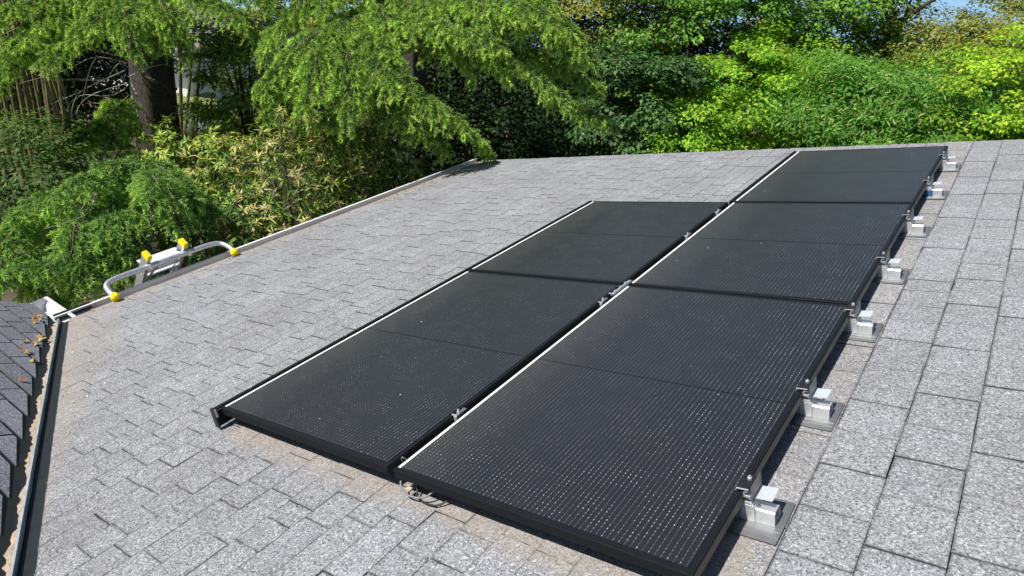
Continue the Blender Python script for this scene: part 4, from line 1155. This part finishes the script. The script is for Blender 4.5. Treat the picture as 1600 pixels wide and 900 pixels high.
def whorl_shrub(name, label, base, centre, rad, seed, cols, wts, n_wh, leaf, width, tanf):
    """shrub of leaf whorls on short stems (rhododendron-like)"""
    r = np.random.default_rng(seed); base = Vector(base); c = np.array(centre); rad = np.array(rad)
    t = thing(name, label, 'shrub', base, (0, 0, 0), GL)
    d = rnd_dir(n_wh, r); q = 0.35 + 0.65 * r.random((n_wh, 1)) ** 0.5
    wob = 1 + 0.25 * np.sin(d[:, :1] * 5 + seed) * np.cos(d[:, 1:2] * 4)
    cc = c + d * q * rad * wob
    ax = unit(d * 0.6 + np.array([0, 0, 0.8]) + r.normal(0, 0.25, (n_wh, 3)))
    per = 9
    N = n_wh * per; wi = np.repeat(np.arange(n_wh), per)
    a = np.tile(np.arange(per) * 2 * math.pi / per, n_wh) + np.repeat(r.uniform(0, 6, n_wh), per) + r.normal(0, 0.4, N)
    e1 = unit(np.cross(ax, np.array([0.3, 0.5, 0.2]))); e2 = np.cross(ax, e1)
    rad_d = e1[wi] * np.cos(a)[:, None] + e2[wi] * np.sin(a)[:, None]
    lift = r.uniform(-0.5, 0.8, (N, 1)) + np.repeat(r.normal(0, 0.35, (n_wh, 1)), per, 0)
    pd = unit(rad_d + ax[wi] * lift + np.array([0, 0, -0.12])); nrm = unit(ax[wi] - rad_d * lift + r.normal(0, 0.15, (N, 3)))
    ln = leaf * r.uniform(0.7, 1.25, N)
    V = leaf_quads(cc[wi] + ax[wi] * r.normal(0, 0.012, (N, 1)), nrm, pd, ln, ln * width)
    # new growth at the outside is tan, older leaves inside stay green
    outer = np.clip((q[:, 0] - 0.45) * 1.8, 0, 1) * tanf
    sel = r.random(n_wh) < outer
    T = np.where(np.repeat(np.repeat(sel, per), 4)[:, None], tints(N, [cols[0], cols[2]], (4, 1), 0.18, r), tints(N, cols[1:], wts[1:], 0.2, r))
    o = np_mesh('foliage', V, 4, M['glossy_leaf'], T, t, loc=tuple(base)); o.location = (0, 0, 0); o['kind'] = 'stuff'
    for k in r.choice(n_wh, 16, replace=False):
        mb = MB(); e = Vector(cc[k]); b0 = base + Vector((r.normal(0, 0.15), r.normal(0, 0.15), 0))
        tube_np(mb, bez([b0, b0.lerp(e, 0.55) + Vector((0, 0, 0.2)), e], 5), 0.028, 0.006, 5)
        o = mb.build('stem', M['twig_dark'], t, None, None, True); o.matrix_parent_inverse = Matrix.Translation(-base)
    global tri_count
    tri_count += N * 2
    return t
whorl_shrub('whorled_shrub', 'large shrub with whorls of tan new leaves along the gutter', (-5.49, 3.56, -3.90), (-5.52, 3.60, -1.27), (1.05, 1.05, 1.0), 51, TAN, (4, 3, 2, 3), 980, 0.105, 0.17, 0.5)
whorl_shrub('whorled_shrub', 'tan and green leaved shrub tucked under the weeping cedar', (-5.44, 4.69, -3.90), (-5.50, 4.70, -1.18), (0.85, 0.85, 0.85), 52, TAN, (4, 3, 2, 3), 640, 0.105, 0.17, 0.3)
whorl_shrub('whorled_shrub', 'small yellow-green shrub at the foot of the big trunk', (-7.38, 3.50, -3.90), (-7.36, 3.46, -1.23), (0.75, 0.7, 0.6), 53, [(0.22, 0.26, 0.05), (0.12, 0.19, 0.03), (0.16, 0.22, 0.04), (0.05, 0.09, 0.02)], (4, 3, 2, 3), 420, 0.10, 0.26, 0.8)
whorl_shrub('whorled_shrub', 'dark green shrub filling the shade behind the ladder top', (-5.63, 2.62, -3.90), (-5.59, 2.46, -1.54), (0.7, 0.9, 0.6), 54, [(0.12, 0.19, 0.03), (0.05, 0.10, 0.02), (0.09, 0.15, 0.03), (0.03, 0.06, 0.02)], (4, 3, 2, 3), 420, 0.10, 0.28, 0.4)
crown('leafy_bush', 'dark leafy bush between the bamboo and the weeping cedar', 'bush', GL, (-8.89, 5.32, -3.90), (-8.88, 5.37, -0.79), (0.85, 0.9, 1.35), 55, [(0.09, 0.14, 0.025), (0.05, 0.09, 0.02), (0.17, 0.20, 0.03)], (5, 3, 3), 100, 150, 0.07, 0.55, 0.32)
crown('leafy_bush', 'shady bush below the old cedar at the left edge', 'bush', GL, (-8.25, 1.72, -3.90), (-8.25, 1.62, -1.21), (1.2, 1.2, 0.8), 56, [(0.05, 0.085, 0.02), (0.03, 0.06, 0.018), (0.05, 0.045, 0.015)], (5, 4, 0.8), 90, 130, 0.07, 0.5, 0.32)
crown('leafy_tree', 'yellow-green leafy tree glimpsed above the weeping cedar', 'tree', GL, (-10.15, 8.15, -3.90), (-10.16, 8.24, 0.51), (1.6, 1.6, 1.2), 57, [(0.20, 0.20, 0.04), (0.12, 0.14, 0.03), (0.06, 0.09, 0.02)], (4, 4, 3), 90, 150, 0.08, 0.55, 0.4)

# woods behind: one mass of darker foliage closing the view
r = np.random.default_rng(61)
WC = [((-8.36, 9.92, -0.40), 1.9), ((-8.31, 8.34, -1.30), 1.7), ((-6.48, 9.22, -1.39), 1.7), ((-6.61, 11.14, -0.84), 1.9), ((-5.20, 9.98, -1.68), 1.3), ((-4.74, 13.18, -1.26), 2.0), ((-6.11, 12.50, -1.36), 1.8), ((-3.76, 15.71, -1.20), 1.7), ((-1.49, 15.20, -1.22), 2.0), ((0.36, 15.39, -1.35), 1.6), ((1.60, 14.47, -0.96), 1.8), ((-11.11, 9.98, -0.72), 1.5),
      ((-9.23, 6.49, -1.25), 1.0), ((-15.14, 5.44, -0.71), 2.4), ((-14.71, 3.72, -0.49), 2.4), ((-9.05, 12.07, 0.27), 2.2), ((-1.79, 12.52, -1.31), 1.6), ((-7.22, 6.29, -1.74), 1.2), ((-6.15, 7.35, -1.76), 1.4), ((-5.05, 8.25, -1.63), 1.2), ((-15.94, 5.93, -1.27), 1.8), ((-6.33, 14.86, -0.24), 2.0)]
VV, TT = [], []
for c_, R_ in WC:
    n = int(4600 * R_ * R_ / 2)
    d = rnd_dir(n, r); pos = np.array(c_) + d * (r.random((n, 1)) ** 0.4) * R_ * np.array([1, 1, 0.95])
    pos = pos + 0.25 * np.sin(pos[:, [1, 2, 0]] * 5)
    nrm = unit(d * 0.7 + np.array([0, 0, 0.6]) + r.normal(0, 0.5, (n, 3))); ln = r.uniform(0.06, 0.125, n)
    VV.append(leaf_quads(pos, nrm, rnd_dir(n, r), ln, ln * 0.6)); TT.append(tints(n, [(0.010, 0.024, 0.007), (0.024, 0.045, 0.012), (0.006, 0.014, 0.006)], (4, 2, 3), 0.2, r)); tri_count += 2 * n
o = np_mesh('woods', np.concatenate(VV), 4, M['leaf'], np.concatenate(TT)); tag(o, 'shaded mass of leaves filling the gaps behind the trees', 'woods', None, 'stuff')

# ---- bamboo
def bamboo(base, top, r0, seed, label):
    rr = random.Random(seed); base = Vector(base); top = Vector(top)
    t = thing('bamboo_culm', label, 'bamboo', base, (0, 0, 0), 'bamboo culms around the old cedar')
    mb = MB(); n = 22; pts, rad = [], []
    for i in range(n):
        s = i / (n - 1); p = base.lerp(top, s) + Vector((0.12 * math.sin(s * 2.2 + seed), 0.1 * math.sin(s * 1.7 + seed * 2), 0)) * s - base
        for ds, k in ((-0.006, 1.0), (0.0, 1.16), (0.006, 0.97)):
            pts.append(p + (top - base) * ds); rad.append(r0 * (1 - 0.5 * s) * k)
    mb.tube(pts, rad, 7); mb.build('culm', M['bamboo'], t, None, None, True)
    r = np.random.default_rng(seed + 900); nl = 240
    s = r.uniform(0.72, 1.0, nl); bpos = np.array(top - base) * s[:, None] + r.normal(0, 0.35, (nl, 3))
    ln = r.uniform(0.09, 0.16, nl)
    V = leaf_quads(bpos, unit(np.array([0, 0, 1.0]) + r.normal(0, 0.5, (nl, 3))), unit(r.normal(size=(nl, 3)) + np.array([0, 0, -0.7])), ln, ln * 0.14)
    o = np_mesh('foliage', V, 4, M['leaf'], tints(nl, [(0.16, 0.22, 0.04), (0.1, 0.15, 0.03)], (1, 1), 0.15, r), t); o['kind'] = 'stuff'
bs_ = [((-12.58, 2.78, -3.90), (-13.81, 3.84, 3.98), 0.027, 'slender bamboo culm in the crowded clump left of the big trunk'),
    ((-11.33, 2.14, -3.90), (-12.53, 4.16, 5.30), 0.023, 'slender bamboo culm in the crowded clump left of the big trunk'),
    ((-10.69, 2.19, -3.90), (-12.07, 3.53, 5.16), 0.040, 'slender bamboo culm in the crowded clump left of the big trunk'),
    ((-11.18, 2.43, -3.90), (-12.41, 3.51, 3.99), 0.034, 'slender bamboo culm in the crowded clump left of the big trunk'),
    ((-10.72, 2.51, -3.90), (-12.28, 3.10, 4.85), 0.023, 'slender bamboo culm in the crowded clump left of the big trunk'),
    ((-10.55, 2.52, -3.90), (-11.96, 3.01, 3.93), 0.038, 'slender bamboo culm in the crowded clump left of the big trunk'),
    ((-9.87, 2.10, -3.90), (-11.14, 3.17, 4.18), 0.030, 'slender bamboo culm in the crowded clump left of the big trunk'),
    ((-12.52, 2.93, -3.90), (-13.81, 4.38, 4.88), 0.025, 'slender bamboo culm in the crowded clump left of the big trunk'),
    ((-12.50, 2.94, -3.90), (-13.77, 4.53, 5.02), 0.028, 'slender bamboo culm in the crowded clump left of the big trunk'),
    ((-11.53, 2.63, -3.90), (-12.83, 4.26, 5.21), 0.022, 'slender bamboo culm in the crowded clump left of the big trunk'),
    ((-12.61, 3.10, -3.90), (-13.87, 4.39, 4.46), 0.039, 'slender bamboo culm in the crowded clump left of the big trunk'),
    ((-11.66, 2.79, -3.90), (-12.91, 4.32, 4.84), 0.035, 'slender bamboo culm in the crowded clump left of the big trunk'),
    ((-11.35, 2.70, -3.90), (-12.49, 4.11, 4.05), 0.034, 'slender bamboo culm in the crowded clump left of the big trunk'),
    ((-11.87, 3.01, -3.90), (-13.10, 4.21, 4.17), 0.036, 'slender bamboo culm in the crowded clump left of the big trunk'),
    ((-12.39, 3.23, -3.90), (-13.72, 4.50, 4.76), 0.035, 'slender bamboo culm in the crowded clump left of the big trunk'),
    ((-12.95, 3.66, -3.90), (-14.35, 4.34, 4.11), 0.037, 'slender bamboo culm in the crowded clump left of the big trunk'),
    ((-12.52, 3.39, -3.90), (-13.83, 4.59, 4.57), 0.032, 'slender bamboo culm in the crowded clump left of the big trunk'),
    ((-10.78, 2.80, -3.90), (-12.09, 3.98, 4.49), 0.022, 'slender bamboo culm in the crowded clump left of the big trunk'),
    ((-12.70, 3.78, -3.90), (-14.44, 4.20, 5.28), 0.028, 'slender bamboo culm in the crowded clump left of the big trunk'),
    ((-12.45, 3.35, -3.90), (-13.55, 4.80, 4.00), 0.029, 'slender bamboo culm in the crowded clump left of the big trunk'),
    ((-12.44, 3.42, -3.90), (-13.57, 4.94, 4.26), 0.031, 'slender bamboo culm in the crowded clump left of the big trunk'),
    ((-11.55, 3.08, -3.90), (-12.67, 4.64, 4.29), 0.038, 'slender bamboo culm in the crowded clump left of the big trunk'),
    ((-9.96, 2.42, -3.90), (-11.04, 4.15, 4.38), 0.026, 'slender bamboo culm in the crowded clump left of the big trunk'),
    ((-12.54, 3.77, -3.90), (-13.96, 4.82, 4.83), 0.030, 'slender bamboo culm in the crowded clump left of the big trunk'),
    ((-10.68, 3.26, -3.90), (-12.28, 3.81, 4.73), 0.029, 'slender bamboo culm in the crowded clump left of the big trunk'),
    ((-11.22, 3.44, -3.90), (-12.61, 4.07, 3.91), 0.035, 'slender bamboo culm in the crowded clump left of the big trunk'),
    ((-10.17, 2.76, -3.90), (-11.32, 4.09, 3.97), 0.026, 'slender bamboo culm in the crowded clump left of the big trunk'),
    ((-11.49, 3.70, -3.90), (-13.09, 4.07, 4.41), 0.028, 'slender bamboo culm in the crowded clump left of the big trunk'),
    ((-11.74, 3.80, -3.90), (-13.30, 4.31, 4.43), 0.039, 'slender bamboo culm in the crowded clump left of the big trunk'),
    ((-10.62, 3.45, -3.90), (-12.33, 3.93, 5.12), 0.026, 'slender bamboo culm in the crowded clump left of the big trunk'),
    ((-10.11, 4.14, -3.90), (-11.16, 5.92, 4.61), 0.028, 'thin bamboo culm standing against the right side of the big trunk'),
    ((-10.08, 4.20, -3.90), (-11.03, 6.28, 4.92), 0.032, 'bamboo culm second from the right side of the big trunk'),
    ((-9.99, 4.37, -3.90), (-10.89, 6.41, 4.65), 0.036, 'straight dark bamboo culm in front of the white house wall'),
    ((-10.05, 4.29, -3.90), (-10.41, 7.11, 4.34), 0.040, 'thick bamboo culm leaning right beside the white house wall'),
    ((-10.10, 4.21, -3.90), (-10.41, 7.18, 4.59), 0.028, 'thin bamboo culm paired with the thick leaning one'),
    ((-9.95, 4.48, -3.90), (-10.48, 6.83, 3.97), 0.018, 'very thin bamboo culm right of the leaning pair'),
    ((-9.91, 4.55, -3.90), (-10.21, 7.24, 3.96), 0.022, 'rightmost slender bamboo culm near the dark leafy bush')]
for i, (b_, t_, r_, lb) in enumerate(bs_): bamboo(b_, t_, r_, 100 + i, lb)

# ---- neighbour's house, lawn and path glimpsed between the culms
NB = Vector((-24.63, 12.54, -3.90)) - Vector((0, 0, 1.6))
yaw = math.radians(195)
nb = thing('neighbour_house', 'white rendered house glimpsed between the bamboo and the cedar trunk', 'house', NB, (0, 0, yaw))
mb = MB(); mb.box((-4, -3, 0), (4, 3, 3.2)); mb.build('wall', M['render'], nb)
mb = MB(); mb.poly([(-4.3, -3.4, 3.1), (4.3, -3.4, 3.1), (4.3, 0, 4.3), (-4.3, 0, 4.3), (-4.3, 3.4, 3.1), (4.3, 3.4, 3.1)], [(0,1,2,3), (3,2,5,4), (0,3,4), (1,5,2)]); mb.build('roof', M['tile_roof'], nb)
for x in (-2.6, 0.2, 2.4):
    mb = MB(); mb.box((x, 3.004, 1.0), (x + 1.0, 3.03, 2.2)); wdw = mb.build('window', M['render'], nb)
    mb = MB(); mb.box((x + 0.07, 3.032, 1.07), (x + 0.93, 3.04, 2.13)); mb.build('pane', M['pane'], wdw)
def ground_sheet(name, pts, mt, dz):
    mb = MB(); mb.poly([(p[0], p[1], GROUND + dz) for p in pts], [tuple(range(len(pts)))])
    return tag(mb.build(name, mt), kind='structure')
ground_sheet('lawn', [(-21.97, 10.73, -3.90), (-19.85, 11.51, -3.90), (-16.29, 9.28, -3.90), (-19.62, 9.49, -3.90)], M['lawn'], 0.30)
ground_sheet('path', [(-20.46, 9.55, -3.90), (-20.38, 10.08, -3.90), (-16.45, 9.38, -3.90), (-15.41, 8.70, -3.90), (-16.86, 7.55, -3.90)], M['path'], 0.305)

# ---- fallen leaves and litter on the roofs
def litter(name, pts, size, cols, seed, label, nrm=None, jitter=0.35):
    r = np.random.default_rng(seed); n = len(pts); pts = np.array(pts)
    nn = unit(np.array(nrm if nrm is not None else (-SP, 0, CP)) + r.normal(0, jitter, (n, 3)))
    ln = size * r.uniform(0.5, 1.4, n)
    V = leaf_quads(pts, nn, rnd_dir(n, r), ln, ln * r.uniform(0.25, 0.6, n), 0.3)
    o = np_mesh(name, V, 4, M['dry_leaf'], tints(n, cols, [1] * len(cols), 0.2, r)); tag(o, label, 'leaf litter', None, 'stuff'); return o
BROWN = [(0.16, 0.065, 0.025), (0.10, 0.05, 0.025), (0.24, 0.12, 0.05)]
rl = np.random.default_rng(71)
pts = [tuple(P(EAVE + 0.02 + abs(rl.normal(0, 0.16)), 3.6 + rl.random() * 2.0, 0.018)) for _ in range(170)]
pts += [tuple(P(EAVE + 0.03 + abs(rl.normal(0, 0.10)), 0.6 + rl.random() * 3.0, 0.018)) for _ in range(36)]
litter('leaf_litter', pts, 0.022, BROWN, 72, 'brown leaf scraps gathered on the shingles along the gutter')
pts = [tuple(P(EAVE + 0.1 + abs(rl.normal(0, 0.9)), 1.0 + rl.random() * 4.5, 0.014)) for _ in range(260)]
litter('needle_litter', pts, 0.016, [(0.14, 0.08, 0.04), (0.08, 0.05, 0.03), (0.3, 0.2, 0.1)], 75, 'fine brown needles strewn over the shingles below the trees')
pts = []
for _ in range(60):
    u_ = -1.2 - rl.random() * 2.9
    pts.append(tuple(P(u_, valley_v(u_) + 0.08 + abs(rl.normal(0, 0.25)), 0.018)))
litter('leaf_litter', pts, 0.014, [(0.1, 0.06, 0.03), (0.5, 0.42, 0.3), (0.05, 0.04, 0.03)], 73, 'tiny scraps scattered on the shingles beside the valley')
pts = [tuple(P(rl.uniform(-1.1, 1.1), rl.uniform(0.1, 4.9), PT + 0.0015)) for _ in range(40)]
pts = [p for p in pts if not (p[0] < -0.03 and p[1] > 3.4)]
litter('panel_litter', pts, 0.0105, [(0.7, 0.68, 0.62), (0.55, 0.5, 0.4), (0.8, 0.8, 0.78)], 74, 'pale specks and petals dotted over the solar panels', None, 0.12)
YEL = [(0.42, 0.26, 0.07), (0.30, 0.12, 0.05), (0.45, 0.36, 0.14)]
def wpt(x, y, z): return WM @ Vector((x, y, z))
spots = [(x_ + 0.04, y_, s_) for x_, y_, s_ in ((wing_vx(y0) - 0.2 - 0.7 * abs(wing_vx(y0) - 0.12 - x0) % 0.22, y0, s0) for x0, y0, s0 in [(-0.10, 0.10, 0.055), (-0.13, 0.14, 0.05), (-0.02, 0.13, 0.045), (0.02, 0.20, 0.05), (-0.16, 0.30, 0.06), (-0.12, 0.32, 0.06), (-0.2, 0.31, 0.05), (0.22, 0.40, 0.06), (0.27, 0.41, 0.05), (0.16, 0.44, 0.045), (0.34, 0.53, 0.06), (0.28, 0.55, 0.055), (0.40, 0.52, 0.05), (0.60, 0.75, 0.045)])]
for i, (x, y, sz) in enumerate(spots):
    mb = MB(); rr = random.Random(i * 5 + 1)
    n = 7; a0 = rr.uniform(0, 6.28); ca, sa = math.cos(a0), math.sin(a0); up_, dn_ = [], []
    for k in range(n + 1):
        s = k / n; w = sz * 0.26 * math.sin(math.pi * min(1, s * 0.95 + 0.03)) ** 0.8; curl = 0.010 * math.sin(s * 5 + i) + 0.012 * s
        for side, lst in ((1, up_), (-1, dn_)):
            px_, py_ = (s - 0.5) * sz, side * w
            lst.append((px_ * ca - py_ * sa, px_ * sa + py_ * ca, curl + 0.006))
    mb.poly(up_ + dn_, [(k, k + 1, n + 1 + k + 1, n + 1 + k) for k in range(n)])
    c_ = YEL[i % 3]; me_o = mb.build('fallen_leaf', M['dry_leaf'], None, wpt(x, y, 0.012), WM.to_euler())
    set_tint(me_o.data, [c_] * (2 * n + 2))
    tag(me_o, 'dry yellow-brown leaf caught on the dark wing shingles by the valley', 'leaf', 'dry leaves on the wing roof')
print('foliage triangles', tri_count, 'wing shingles', nw, 'tiles', len(tiles))
